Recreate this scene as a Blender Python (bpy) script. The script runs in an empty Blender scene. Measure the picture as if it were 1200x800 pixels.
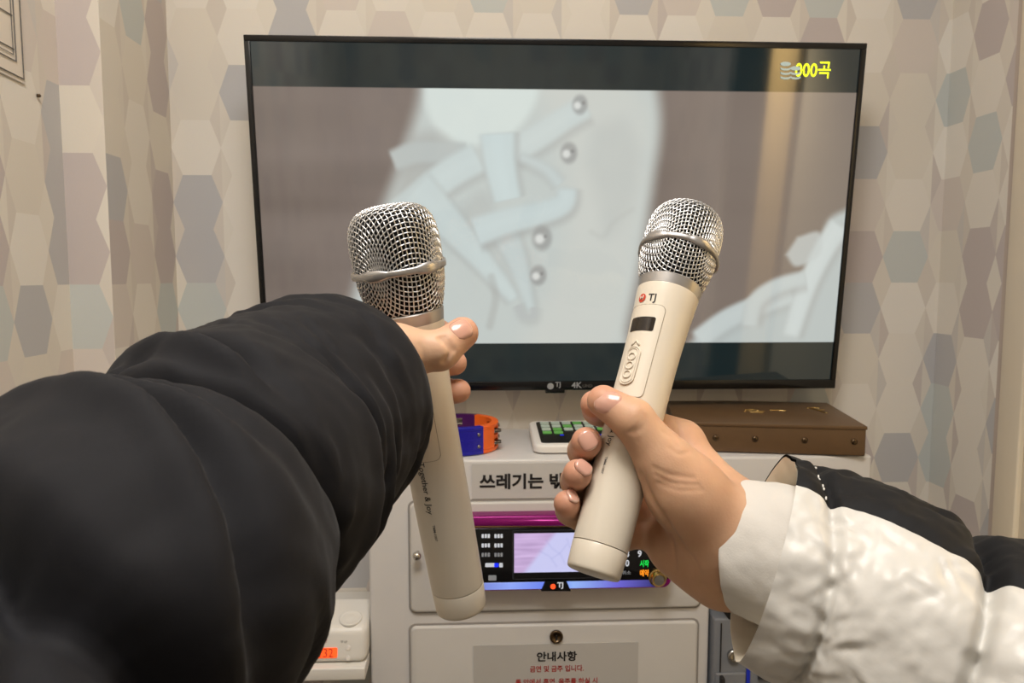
import bpy, bmesh, math, random
import numpy as np
from mathutils import Vector, Matrix, noise
random.seed(4)
rng = np.random.default_rng(7)
scene = bpy.context.scene
COL = scene.collection
PI = math.pi

# ------------------------------------------------------------------ camera model (eye 1.30 m above the floor)
F = 867.0
EYE = np.array([0, 0, 1.30])
P, Yw = math.radians(5.1), math.radians(2.5)
cf = np.array([math.sin(Yw)*math.cos(P), math.cos(Yw)*math.cos(P), -math.sin(P)])
cr = np.array([math.cos(Yw), -math.sin(Yw), 0.0])
cu = np.cross(cr, cf)

def ray(x, y):
    return cf + cr*(x-600)/F - cu*(y-400)/F

def pd(x, y, d):            # a measured point of the photo and its distance -> a point of the room
    return EYE + ray(x, y)*d

def onY(x, y, D):           # a measured point of the photo on the plane Y = D
    r = ray(x, y)
    return EYE + r*D/r[1]

# ------------------------------------------------------------------ colour and materials
def lin(c):
    out = []
    for v in c[:3]:
        v /= 255.0
        out.append(v/12.92 if v <= 0.04045 else ((v+0.055)/1.055)**2.4)
    return tuple(out) + (1.0,)

def nodes_of(name):
    m = bpy.data.materials.new(name)
    m.use_nodes = True
    nt = m.node_tree
    return m, nt, nt.nodes['Principled BSDF']

def mat(name, col, rough=0.5, metal=0.0, spec=0.5, var=0.0, vscale=30, bump=0.0, bscale=200, bdist=0.001, sss=0.0, coat=0.0,
        emit=None, estr=0.0, sheen=0.0, ior=1.45, lin_col=False):
    m, nt, b = nodes_of(name)
    c = col if lin_col else lin(col)
    N, L = nt.nodes, nt.links
    b.inputs['Base Color'].default_value = c
    b.inputs['Roughness'].default_value = rough
    b.inputs['Metallic'].default_value = metal
    b.inputs['Specular IOR Level'].default_value = spec
    b.inputs['IOR'].default_value = ior
    tc = N.new('ShaderNodeTexCoord')
    nz = N.new('ShaderNodeTexNoise'); nz.inputs['Scale'].default_value = vscale; nz.inputs['Detail'].default_value = 4
    L.new(tc.outputs['Object'], nz.inputs['Vector'])
    mx = N.new('ShaderNodeMix'); mx.data_type = 'RGBA'; mx.blend_type = 'MIX'
    v = max(var, 0.02)
    mx.inputs[6].default_value = tuple(max(0, k*(1-v)) for k in c[:3]) + (1,)
    mx.inputs[7].default_value = tuple(min(1, k*(1+v)) for k in c[:3]) + (1,)
    L.new(nz.outputs['Fac'], mx.inputs[0])
    L.new(mx.outputs[2], b.inputs['Base Color'])
    if bump:
        n2 = N.new('ShaderNodeTexNoise'); n2.inputs['Scale'].default_value = bscale; n2.inputs['Detail'].default_value = 5
        L.new(tc.outputs['Object'], n2.inputs['Vector'])
        bp = N.new('ShaderNodeBump'); bp.inputs['Strength'].default_value = bump; bp.inputs['Distance'].default_value = bdist
        L.new(n2.outputs['Fac'], bp.inputs['Height']); L.new(bp.outputs['Normal'], b.inputs['Normal'])
    if sss:
        b.inputs['Subsurface Weight'].default_value = sss
        b.inputs['Subsurface Radius'].default_value = (0.9, 0.35, 0.2)
        b.inputs['Subsurface Scale'].default_value = 0.004
    if coat:
        b.inputs['Coat Weight'].default_value = coat; b.inputs['Coat Roughness'].default_value = 0.12
    if sheen:
        b.inputs['Sheen Weight'].default_value = sheen; b.inputs['Sheen Roughness'].default_value = 0.4
    if emit is not None:
        b.inputs['Emission Color'].default_value = lin(emit); b.inputs['Emission Strength'].default_value = estr
    return m

def wallpaper():
    m, nt, b = nodes_of('hexagon_wallpaper')
    N, L = nt.nodes, nt.links
    b.inputs['Roughness'].default_value = 0.75
    b.inputs['Specular IOR Level'].default_value = 0.25
    def mth(op, a, c=None, d=None):
        n = N.new('ShaderNodeMath'); n.operation = op
        for i, v in enumerate((a, c, d)):
            if v is None: continue
            if isinstance(v, (int, float)): n.inputs[i].default_value = v
            else: L.new(v, n.inputs[i])
        return n.outputs[0]
    geo = N.new('ShaderNodeNewGeometry')
    sp = N.new('ShaderNodeSeparateXYZ'); L.new(geo.outputs['Position'], sp.inputs[0])
    sn = N.new('ShaderNodeSeparateXYZ'); L.new(geo.outputs['True Normal'], sn.inputs[0])
    side = mth('GREATER_THAN', mth('ABSOLUTE', sn.outputs['X']), 0.7)
    # side walls run on from the end wall round the corner
    sgn = mth('SIGN', sp.outputs['X'])
    along = mth('MULTIPLY', mth('SUBTRACT', 1.22, sp.outputs['Y']), sgn)
    hor = mth('ADD', sp.outputs['X'], mth('MULTIPLY', along, side))
    u = mth('DIVIDE', mth('SUBTRACT', hor, -0.4495-0.0388), 0.0776)
    v = mth('DIVIDE', mth('SUBTRACT', sp.outputs['Z'], 1.30-0.0120), 0.0857)
    iu, iv = mth('FLOOR', u), mth('FLOOR', v)
    fu = mth('SUBTRACT', mth('SUBTRACT', u, iu), 0.5)
    fv = mth('SUBTRACT', mth('SUBTRACT', v, iv), 0.5)
    # hexagon of the cell: half width 0.5 at mid-height, 0.3 at the flat edges
    lim = mth('SUBTRACT', 0.5, mth('MULTIPLY', mth('ABSOLUTE', fv), 0.42))
    inhex = mth('LESS_THAN', mth('ABSOLUTE', fu), lim)
    cv = N.new('ShaderNodeCombineXYZ'); L.new(iu, cv.inputs[0]); L.new(iv, cv.inputs[1]); cv.inputs[2].default_value = 3.0
    wn = N.new('ShaderNodeTexWhiteNoise'); wn.noise_dimensions = '3D'; L.new(cv.outputs[0], wn.inputs['Vector'])
    def ramp(cols, fac):
        r = N.new('ShaderNodeValToRGB'); r.color_ramp.interpolation = 'CONSTANT'
        e = r.color_ramp.elements
        e[0].position, e[0].color = 0.0, lin(cols[0][1])
        e[1].position, e[1].color = cols[1][0], lin(cols[1][1])
        for p_, c_ in cols[2:]:
            k = e.new(p_); k.color = lin(c_)
        L.new(fac, r.inputs[0]); return r.outputs[0]
    hexcol = ramp([(0, (229, 223, 213)), (0.32, (216, 207, 199)), (0.44, (191, 190, 191)), (0.56, (223, 216, 204)), (0.70, (198, 188, 185)),
                   (0.83, (200, 204, 201)), (0.92, (231, 226, 217))], wn.outputs['Value'])
    # diamonds between the hexagons
    du, dv = mth('ROUND', u), mth('ROUND', v)
    half = mth('GREATER_THAN', fv, 0.0)
    cd = N.new('ShaderNodeCombineXYZ'); L.new(du, cd.inputs[0]); L.new(dv, cd.inputs[1])
    L.new(mth('MULTIPLY', mth('GREATER_THAN', fu, 0.0), 0.37), cd.inputs[2])
    wd = N.new('ShaderNodeTexWhiteNoise'); wd.noise_dimensions = '3D'; L.new(cd.outputs[0], wd.inputs['Vector'])
    diacol = ramp([(0, (221, 214, 203)), (0.35, (215, 207, 197)), (0.6, (226, 220, 209)), (0.8, (205, 196, 190)), (0.9, (210, 205, 199))], wd.outputs['Value'])
    mx = N.new('ShaderNodeMix'); mx.data_type = 'RGBA'
    L.new(inhex, mx.inputs[0]); L.new(diacol, mx.inputs[6]); L.new(hexcol, mx.inputs[7])
    nz = N.new('ShaderNodeTexNoise'); nz.inputs['Scale'].default_value = 900; nz.inputs['Detail'].default_value = 2
    L.new(geo.outputs['Position'], nz.inputs['Vector'])
    m2 = N.new('ShaderNodeMix'); m2.data_type = 'RGBA'; m2.blend_type = 'MULTIPLY'; m2.inputs[0].default_value = 0.10
    L.new(mx.outputs[2], m2.inputs[6]); L.new(nz.outputs['Color'], m2.inputs[7])
    L.new(m2.outputs[2], b.inputs['Base Color'])
    bp = N.new('ShaderNodeBump'); bp.inputs['Strength'].default_value = 0.08; bp.inputs['Distance'].default_value = 0.0006
    L.new(nz.outputs['Fac'], bp.inputs['Height']); L.new(bp.outputs['Normal'], b.inputs['Normal'])
    return m

def skin_mat(name, base, red, light):
    m, nt, b = nodes_of(name)
    N, L = nt.nodes, nt.links
    tc = N.new('ShaderNodeTexCoord')
    n1 = N.new('ShaderNodeTexNoise'); n1.inputs['Scale'].default_value = 38; n1.inputs['Detail'].default_value = 5
    n2 = N.new('ShaderNodeTexNoise'); n2.inputs['Scale'].default_value = 260; n2.inputs['Detail'].default_value = 3
    at = N.new('ShaderNodeAttribute'); at.attribute_name = 'flush'
    for n in (n1, n2): L.new(tc.outputs['Object'], n.inputs['Vector'])
    a = N.new('ShaderNodeMix'); a.data_type = 'RGBA'; a.inputs[6].default_value = lin(base); a.inputs[7].default_value = lin(light)
    r = N.new('ShaderNodeMapRange'); r.inputs[1].default_value = 0.35; r.inputs[2].default_value = 0.7
    L.new(n1.outputs['Fac'], r.inputs[0]); L.new(r.outputs[0], a.inputs[0])
    c = N.new('ShaderNodeMix'); c.data_type = 'RGBA'; c.inputs[7].default_value = lin(red)
    L.new(a.outputs[2], c.inputs[6]); L.new(at.outputs['Fac'], c.inputs[0])
    L.new(c.outputs[2], b.inputs['Base Color'])
    b.inputs['Roughness'].default_value = 0.5
    b.inputs['Specular IOR Level'].default_value = 0.4
    b.inputs['Subsurface Weight'].default_value = 0.18
    b.inputs['Subsurface Radius'].default_value = (1.0, 0.35, 0.18)
    b.inputs['Subsurface Scale'].default_value = 0.004
    vo = N.new('ShaderNodeTexVoronoi'); vo.inputs['Scale'].default_value = 700
    L.new(tc.outputs['Object'], vo.inputs['Vector'])
    mm = N.new('ShaderNodeMath'); mm.operation = 'ADD'; L.new(vo.outputs['Distance'], mm.inputs[0]); L.new(n2.outputs['Fac'], mm.inputs[1])
    bp = N.new('ShaderNodeBump'); bp.inputs['Strength'].default_value = 0.14; bp.inputs['Distance'].default_value = 0.0003
    L.new(mm.outputs[0], bp.inputs['Height']); L.new(bp.outputs['Normal'], b.inputs['Normal'])
    return m

def picture_mat(name, attr, estr, rough=0.06, ior=1.75):
    m, nt, b = nodes_of(name)
    N, L = nt.nodes, nt.links
    at = N.new('ShaderNodeAttribute'); at.attribute_name = attr
    b.inputs['Base Color'].default_value = (0.004, 0.005, 0.005, 1)
    b.inputs['Roughness'].default_value = rough
    b.inputs['IOR'].default_value = ior
    L.new(at.outputs['Color'], b.inputs['Emission Color'])
    b.inputs['Emission Strength'].default_value = estr
    return m

M = dict(
    paper=wallpaper(),
    white_steel=mat('white_powder_coated_steel', (206, 203, 200), 0.38, var=0.02, bump=0.03, bscale=900, bdist=0.0003),
    white_steel_door=mat('white_door_steel', (200, 197, 192), 0.42, var=0.02, bump=0.03, bscale=900, bdist=0.0003),
    door_seam=mat('door_seam', (150, 145, 140), 0.6),
    dark_gap=mat('dark_gap', (38, 34, 32), 0.8),
    grey_steel=mat('grey_steel', (118, 120, 124), 0.45, var=0.04),
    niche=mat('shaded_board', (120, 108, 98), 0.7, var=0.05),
    chrome=mat('chrome', (200, 198, 192), 0.18, metal=1.0),
    gold=mat('gold_trim', (190, 160, 100), 0.28, metal=1.0),
    mic_white=mat('ivory_plastic', (220, 210, 192), 0.33, var=0.02, vscale=60, bump=0.02, bscale=1500, bdist=0.0002, coat=0.15),
    mic_groove=mat('ivory_plastic_groove', (158, 146, 126), 0.5),
    silver=mat('silver_paint', (176, 173, 170), 0.36, metal=0.75),
    wire=mat('steel_wire', (222, 222, 222), 0.33, metal=0.9),
    foam=mat('dark_foam', (12, 11, 11), 0.95, bump=0.4, bscale=700),
    lcd=mat('dark_display', (42, 36, 30), 0.12),
    ink=mat('black_ink', (28, 26, 26), 0.6),
    ink_grey=mat('grey_ink', (95, 92, 90), 0.6),
    ink_red=mat('red_ink', (170, 52, 48), 0.6),
    logo_red=mat('red_logo', (196, 62, 40), 0.5),
    tv_black=mat('black_bezel', (14, 14, 15), 0.22),
    logo_grey=mat('pale_grey_print', (150, 152, 155), 0.5),
    sign=mat('laminated_sign', (196, 194, 190), 0.3),
    notice=mat('laminated_notice', (186, 183, 178), 0.22),
    jacket=mat('black_jacket_cloth', (20, 20, 24), 0.8, spec=0.3, var=0.12, vscale=500, bump=0.12, bscale=1600, bdist=0.0003, sheen=0.04),
    jacket2=mat('black_panel_cloth', (19, 19, 21), 0.72, spec=0.3, var=0.12, vscale=300, bump=0.12, bscale=900, bdist=0.0004, sheen=0.04),
    white_nylon=mat('white_nylon', (208, 205, 198), 0.36, spec=0.45, var=0.02, bump=0.25, bscale=55, bdist=0.0016, sheen=0.1),
    cuff_cloth=mat('white_cuff_cloth', (206, 202, 194), 0.8, var=0.03, bump=0.25, bscale=900, bdist=0.0004),
    lining=mat('beige_lining', (214, 204, 184), 0.6, bump=0.2, bscale=120, bdist=0.001),
    thread=mat('white_thread', (235, 232, 225), 0.7),
    skin_l=skin_mat('skin_of_left_hand', (206, 166, 136), (200, 132, 110), (218, 180, 150)),
    skin_r=skin_mat('skin_of_right_hand', (202, 158, 126), (196, 128, 106), (214, 172, 140)),
    nail=mat('fingernail', (212, 162, 142), 0.22, coat=0.5, sss=0.1),
    nail_edge=mat('fingernail_edge', (230, 194, 174), 0.3, coat=0.4),
    leather=mat('brown_leather', (96, 72, 47), 0.42, var=0.10, vscale=120, bump=0.25, bscale=900, bdist=0.0004),
    rivet=mat('bronze_rivet', (96, 80, 62), 0.3, metal=1.0),
    purple=mat('purple_plastic', (70, 20, 84), 0.35),
    orange=mat('orange_plastic', (238, 104, 30), 0.35, sss=0.1),
    blue=mat('blue_plastic', (28, 22, 150), 0.35),
    jingle=mat('jingle_metal', (150, 145, 138), 0.3, metal=1.0),
    charcoal=mat('charcoal_plastic', (48, 50, 56), 0.35, var=0.05),
    pad_white=mat('white_pad_plastic', (224, 220, 214), 0.35),
    pad_screen=mat('pad_dark_screen', (26, 28, 28), 0.2),
    key_pale=mat('pale_green_key', (168, 182, 168), 0.4, emit=(168, 182, 168), estr=0.12),
    key_green=mat('green_key', (96, 160, 80), 0.4, emit=(96, 160, 80), estr=0.15),
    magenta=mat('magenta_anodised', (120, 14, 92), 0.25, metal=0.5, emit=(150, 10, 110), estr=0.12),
    glossy_black=mat('glossy_black_panel', (14, 14, 16), 0.12),
    key_white=mat('lit_key', (190, 196, 204), 0.4, emit=(200, 208, 220), estr=0.45),
    key_dim=mat('dim_key', (130, 134, 140), 0.4, emit=(140, 144, 150), estr=0.25),
    led_green=mat('green_led', (30, 200, 80), 0.4, emit=(20, 225, 80), estr=0.9),
    led_orange=mat('orange_led', (255, 150, 40), 0.4, emit=(255, 150, 30), estr=0.9),
    led_red=mat('red_orange_led', (255, 80, 40), 0.4, emit=(255, 84, 36), estr=0.9),
    led_blue=mat('blue_led', (20, 40, 220), 0.4, emit=(20, 40, 230), estr=1.0),
    white_plastic=mat('white_plastic', (222, 219, 212), 0.35),
    lcd_orange=mat('orange_lcd', (255, 96, 40), 0.3, emit=(255, 92, 34), estr=0.75),
    blue_tape=mat('blue_strip', (30, 50, 190), 0.4),
    cream=mat('cream_door_paint', (216, 204, 184), 0.4, var=0.02),
    taupe=mat('taupe_trim', (186, 172, 162), 0.5, var=0.02),
    wood=mat('pale_wood_post', (222, 192, 140), 0.45, var=0.1, vscale=18),
    dark_glass=mat('dark_door_glass', (14, 18, 19), 0.08),
    floor=mat('dark_floor_vinyl', (92, 82, 74), 0.45, var=0.15, vscale=9),
    ceiling=mat('ceiling_paint', (226, 222, 214), 0.8),
    poster=mat('pale_poster', (222, 212, 198), 0.35),
    yellow_text=mat('yellow_caption', (236, 255, 40), 0.4, emit=(236, 255, 40), estr=0.95),
    grey_caption=mat('grey_caption', (150, 165, 160), 0.4, emit=(165, 178, 172), estr=0.55),
)
# blue light strip that fades from its middle outwards
def led_strip():
    m, nt, b = nodes_of('blue_light_strip')
    N, L = nt.nodes, nt.links
    tc = N.new('ShaderNodeTexCoord'); sx = N.new('ShaderNodeSeparateXYZ'); L.new(tc.outputs['Generated'], sx.inputs[0])
    r = N.new('ShaderNodeValToRGB'); e = r.color_ramp.elements
    e[0].position, e[0].color = 0.0, (0.10, 0.08, 0.35, 1)
    e[1].position, e[1].color = 1.0, (0.02, 0.02, 0.12, 1)
    for p_, c_ in ((0.30, (0.30, 0.42, 1.0, 1)), (0.5, (0.12, 0.2, 0.9, 1)), (0.6, (0.32, 0.5, 1.0, 1)), (0.8, (0.16, 0.14, 0.7, 1))):
        k = e.new(p_); k.color = c_
    L.new(sx.outputs['X'], r.inputs[0]); L.new(r.outputs[0], b.inputs['Emission Color'])
    b.inputs['Emission Strength'].default_value = 0.9; b.inputs['Base Color'].default_value = (0.02, 0.02, 0.08, 1); b.inputs['Roughness'].default_value = 0.2
    return m
M['led_strip'] = led_strip()

# ------------------------------------------------------------------ object helpers (all vertices are given in world space)
def origin_of(o):
    p = np.zeros(3)
    while o is not None:
        p = p + np.array(o.location); o = o.parent
    return p

def obj(name, verts, faces, m, parent=None, loc=None, smooth=True, auto=None, mats=None, fm=None):
    v = np.asarray(verts, dtype=float).reshape(-1, 3)
    base = origin_of(parent) if parent is not None else (np.zeros(3) if loc is None else np.asarray(loc, float))
    me = bpy.data.meshes.new(name)
    me.from_pydata((v-base).tolist(), [], [list(map(int, f)) for f in faces])
    for k in (mats or [m]): me.materials.append(k)
    if fm is not None: me.polygons.foreach_set('material_index', np.asarray(fm, dtype=np.int32))
    me.update()
    if smooth:
        me.polygons.foreach_set('use_smooth', np.ones(len(me.polygons), dtype=bool))
        if auto is not None:
            me.set_sharp_from_angle(angle=math.radians(auto))
    o = bpy.data.objects.new(name, me)
    if parent is not None: o.parent = parent
    else: o.location = base
    COL.objects.link(o)
    return o

def empty(name, loc, label, cat, group=None):
    o = bpy.data.objects.new(name, None); o.empty_display_size = 0.03
    o.location = loc; COL.objects.link(o)
    return tag(o, label, cat, group)

def tag(o, label, cat, group=None):
    o['label'] = label; o['category'] = cat
    if group: o['group'] = group
    return o

def struct(o, label=None):
    o['kind'] = 'structure'
    if label: o['label'] = label
    return o

class G:                      # a small geometry collector for one mesh
    def __init__(s): s.v, s.f = [], []
    def add(s, v, f):
        n = len(s.v); s.v += [tuple(map(float, p)) for p in v]; s.f += [[i+n for i in q] for q in f]; return s
    def __iter__(s): return iter((s.v, s.f))

def box(x0, x1, y0, y1, z0, z1, bev=0.0, seg=3, g=None, rot=0.0, about=None):
    bm = bmesh.new()
    bmesh.ops.create_cube(bm, size=1.0)
    for v in bm.verts:
        v.co = Vector(((x0+x1)/2+v.co.x*(x1-x0), (y0+y1)/2+v.co.y*(y1-y0), (z0+z1)/2+v.co.z*(z1-z0)))
    if bev > 0:
        bmesh.ops.bevel(bm, geom=list(bm.edges), offset=bev, segments=seg, profile=0.5, affect='EDGES')
    if rot:
        c = Vector(about) if about is not None else Vector(((x0+x1)/2, (y0+y1)/2, 0))
        for v in bm.verts: v.co = Matrix.Rotation(rot, 3, 'Z') @ (v.co-c) + c
    bm.verts.index_update()
    V = [tuple(v.co) for v in bm.verts]; Fc = [[v.index for v in f.verts] for f in bm.faces]
    bm.free()
    if g is not None: g.add(V, Fc); return g
    return V, Fc

def rrect(w, h, r, n=6):      # outline of a rounded rectangle, counter-clockwise, centred
    pts = []
    for cx, cy, a0 in ((w/2-r, h/2-r, 0), (-w/2+r, h/2-r, 90), (-w/2+r, -h/2+r, 180), (w/2-r, -h/2+r, 270)):
        for i in range(n+1):
            a = math.radians(a0+90*i/n); pts.append((cx+r*math.cos(a), cy+r*math.sin(a)))
    return pts

def slab(outline, c, ux, uy, un, t, rim=0.0):
    """A plate: outline in the ux/uy plane at c, rising t along un; rim rounds the upper edge."""
    c, ux, uy, un = (np.asarray(k, float) for k in (c, ux, uy, un))
    o = np.array(outline); n = len(o)
    lay = [(o, 0.0)]
    if rim:
        ctr = o.mean(0); ext = np.abs(o-ctr).max(0)
        for a in (0, 30, 60, 90):
            q = rim*(1-math.cos(math.radians(a))); k = 1-q/ext
            lay.append((ctr+(o-ctr)*k, t-rim+rim*math.sin(math.radians(a))))
    else: lay.append((o, t))
    V, Fc = [], []
    for oo, h in lay:
        for x, y in oo: V.append(c+ux*x+uy*y+un*h)
    for k in range(len(lay)-1):
        for i in range(n):
            j = (i+1) % n
            Fc.append([k*n+i, k*n+j, (k+1)*n+j, (k+1)*n+i])
    Fc.append(list(range((len(lay)-1)*n, len(lay)*n)))
    Fc.append(list(range(n-1, -1, -1)))
    return V, Fc

def lathe(prof, c, axis, n=64, ref=None, close=True):
    """prof: (distance along axis, radius)."""
    c = np.asarray(c, float); A = np.asarray(axis, float); A = A/np.linalg.norm(A)
    r0 = np.array([0, 0, 1.0]) if abs(A[2]) < 0.9 else np.array([1.0, 0, 0])
    if ref is not None: r0 = np.asarray(ref, float)
    U = r0-A*(r0@A); U /= np.linalg.norm(U); W = np.cross(A, U)
    V, Fc = [], []
    for s, r in prof:
        for i in range(n):
            a = 2*PI*i/n; V.append(c+A*s+(U*math.cos(a)+W*math.sin(a))*r)
    for k in range(len(prof)-1):
        for i in range(n):
            j = (i+1) % n
            Fc.append([k*n+i, k*n+j, (k+1)*n+j, (k+1)*n+i])
    if close:
        Fc.append(list(range(n-1, -1, -1))); Fc.append(list(range((len(prof)-1)*n, len(prof)*n)))
    return V, Fc

def tube(pts, r, n=8, closed=False, cap=True):
    pts = np.asarray(pts, float); m = len(pts)
    T = np.zeros_like(pts)
    if closed: T = np.roll(pts, -1, 0)-np.roll(pts, 1, 0)
    else:
        T[1:-1] = pts[2:]-pts[:-2]; T[0] = pts[1]-pts[0]; T[-1] = pts[-1]-pts[-2]
    T /= np.linalg.norm(T, axis=1)[:, None]+1e-12
    a = np.array([0.13, 0.31, 0.94]); U = a-T[0]*(a@T[0]); U /= np.linalg.norm(U)
    V, Fc = [], []
    R = np.full(m, r) if np.isscalar(r) else np.asarray(r)
    for k in range(m):
        U = U-T[k]*(U@T[k]); U /= np.linalg.norm(U); W = np.cross(T[k], U)
        for i in range(n):
            q = 2*PI*i/n; V.append(pts[k]+(U*math.cos(q)+W*math.sin(q))*R[k])
    for k in range(m if closed else m-1):
        for i in range(n):
            j = (i+1) % n; b = (k+1) % m
            Fc.append([k*n+i, k*n+j, b*n+j, b*n+i])
    if cap and not closed:
        Fc.append(list(range(n-1, -1, -1))); Fc.append(list(range((m-1)*n, m*n)))
    return V, Fc

def text2d(s, size=1.0, bold=0.0, align='LEFT'):
    cu_ = bpy.data.curves.new('lettering', 'FONT'); cu_.body = s; cu_.size = size; cu_.offset = bold
    cu_.align_x = align; cu_.resolution_u = 3
    o = bpy.data.objects.new('lettering', cu_); COL.objects.link(o)
    bpy.context.view_layer.update()
    dg = bpy.context.evaluated_depsgraph_get()
    me = bpy.data.meshes.new_from_object(o.evaluated_get(dg))
    V = np.array([v.co[:2] for v in me.vertices]).reshape(-1, 2); Fc = [list(p.vertices) for p in me.polygons]
    bpy.data.objects.remove(o); bpy.data.curves.remove(cu_); bpy.data.meshes.remove(me)
    return V, Fc

def text_on(s, width, c, ux, uy, un, bold=0.0, lift=0.0004, height=None):
    """Lettering fitted to a width, its lower left corner at c."""
    V, Fc = text2d(s, 1.0, bold)
    lo, hi = V.min(0), V.max(0)
    k = width/(hi[0]-lo[0]); ky = k if height is None else height/(hi[1]-lo[1])
    c, ux, uy, un = (np.asarray(q, float) for q in (c, ux, uy, un))
    W = [c+ux*(x-lo[0])*k+uy*(y-lo[1])*ky+un*lift for x, y in V]
    return W, Fc

X_, Y_, Z_ = np.eye(3)

# ------------------------------------------------------------------ the room
XL, XP, XR, YB, YR, ZC = -0.543, -0.488, 0.775, 1.22, -1.0, 2.32
g = G().add([(XL-0.6, YB, 0), (XR+0.6, YB, 0), (XR+0.6, YB, ZC), (XL-0.6, YB, ZC), (XL-.6, YB+.1, 0), (XR+.6, YB+.1, 0), (XR+.6, YB+.1, ZC), (XL-.6, YB+.1, ZC)],
            [[0, 1, 2, 3], [5, 4, 7, 6], [4, 5, 1, 0], [3, 2, 6, 7], [4, 0, 3, 7], [1, 5, 6, 2]])
struct(obj('wall_back', *g, M['paper'], smooth=False), 'end wall papered in pale grey and beige hexagons behind the television')
# left wall with the shallow pier in its far corner
prof = [(XL, YR), (XL, 1.008), (XP, 1.008), (XP, YB), (XL-0.1, YB), (XL-0.1, YR)]
V = [(x, y, 0) for x, y in prof]+[(x, y, ZC) for x, y in prof]
n = len(prof)
Fc = [[i, (i+1) % n, n+(i+1) % n, n+i] for i in range(n)]+[list(range(n)), list(range(2*n-1, n-1, -1))]
struct(obj('wall_left', V, Fc, M['paper'], smooth=False), 'left wall in hexagon wallpaper with a shallow pier at the corner')
g = G(); box(XR, XR+0.1, 1.064, YB, 0, ZC, g=g); box(XR, XR+0.1, YR, -0.15, 0, ZC, g=g)
struct(obj('wall_right', *g, M['paper'], smooth=False), 'narrow strip of hexagon wallpaper on the right wall')
struct(obj('wall_rear', *box(XL-0.1, XR+0.1, YR-0.1, YR, 0, ZC), M['paper'], smooth=False), 'rear wall of the booth in hexagon wallpaper')
struct(obj('floor', *box(XL-.1, XR+.1, YR-.1, YB+.1, -0.06, 0), M['floor'], smooth=False), 'dark vinyl floor of the booth')
struct(obj('ceiling', *box(XL-.1, XR+.1, YR-.1, YB+.1, ZC, ZC+.06), M['ceiling'], smooth=False), 'plain pale ceiling of the booth')
# doorway filling the rest of the right wall
d1 = bpy.data.objects.new('door_1', None); d1.location = (XR, 1.05, 0); COL.objects.link(d1)
struct(d1, 'cream door frame with pale post and dark glass on the right wall')
obj('door_reveal', *box(XR-0.003, XR+0.1, 1.046, 1.064, 0, ZC), M['taupe'], d1, smooth=False)
g = G(); box(XR-0.012, XR+0.1, 1.0, 1.046, 0, ZC, 0.003, g=g); box(XR-0.005, XR+0.1, 0.955, 1.0, 0, ZC, 0.002, g=g)
obj('door_frame', *g, M['cream'], d1, auto=40)
obj('door_leaf', *box(XR+0.012, XR+0.1, 0.38, 0.955, 0, ZC), M['cream'], d1, smooth=False)
obj('door_post', *box(XR-0.005, XR+0.1, 0.20, 0.38, 0, ZC, 0.003), M['wood'], d1, auto=40)
obj('door_glass', *box(XR+0.02, XR+0.05, -0.15, 0.20, 0, ZC), M['dark_glass'], d1, smooth=False)

# poster on the left wall, upper left corner of the view
po = empty('framed_notice', (XL, 0.90, 1.50), 'pale line-drawn notice sheet with thin dark border pinned high on left wall', 'notice')
def lw(y, z, h=0.0): return (XL+0.001+h, y, z)
g = G().add([lw(0.50, 1.545, .001), lw(0.932, 1.527, .001), lw(0.932, 1.95, .001), lw(0.50, 1.95, .001)], [[0, 1, 2, 3]])
obj('sheet', *g, M['poster'], po, smooth=False)
g = G()
for off, w in ((0.004, .0016), (0.017, .0014), (0.022, .0010)):
    yb_, zb_ = 0.932-off*1.0, 1.527+off*1.3
    g.add(*tube([lw(0.50, zb_+.018*(yb_-.5)/.43, .002), lw(yb_, zb_, .002), lw(yb_, 1.94, .002)], w/2, 6))
for z0 in (1.562, 1.60, 1.68):
    g.add(*tube([lw(0.50, z0+.012, .002), lw(0.912, z0, .002)], .0006, 6))
obj('printed_lines', *g, M['ink_grey'], po)
obj('pin', *lathe([(0, .0022), (.003, .0022), (.004, .001)], lw(0.957, 1.520), (1, 0, 0), 12), M['rivet'], po)

# ------------------------------------------------------------------ television
tilt = math.radians(6.3)
tb = np.array([0.119, 1.160, 1.30-0.181]); up = np.array([0, -math.sin(tilt), math.cos(tilt)]); tn = np.array([0, -math.cos(tilt), -math.sin(tilt)])
TW, TH = 0.906, 0.525
def tv(x, h, d=0.0):          # x from the middle, h up the panel, d out of the screen
    return tb + X_*x + up*h + tn*d
tvo = empty('television', tb, 'large black flat television tilted forward on the papered end wall', 'television')
# back shell and a thin bezel lip round the glass
def panel(x0, x1, h0, h1, d0, d1, bev=0.002):
    V, Fc = box(x0, x1, h0, h1, d0, d1, bev, 2)
    return [tv(*p) for p in V], [f[::-1] for f in Fc]
g = G().add(*panel(-TW/2, TW/2, 0, TH, -0.018, -0.002)).add(*panel(-.36, .36, 0.03, 0.40, -0.045, -0.018, .008))
obj('rear_shell', *g, M['tv_black'], tvo, auto=40)
bz = 0.0085
g = G()
for a in ((-TW/2, TW/2, TH-bz, TH), (-TW/2, TW/2, 0, 0.0145), (-TW/2, -TW/2+bz, .0145, TH-bz), (TW/2-bz, TW/2, .0145, TH-bz)):
    g.add(*panel(*a, -0.006, 0.0025, .001))
g.add(*panel(-0.0155, 0.0155, -0.005, 0.003, -0.004, 0.0027, .001))
bezel = obj('bezel', *g, M['tv_black'], tvo, auto=40)
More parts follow.
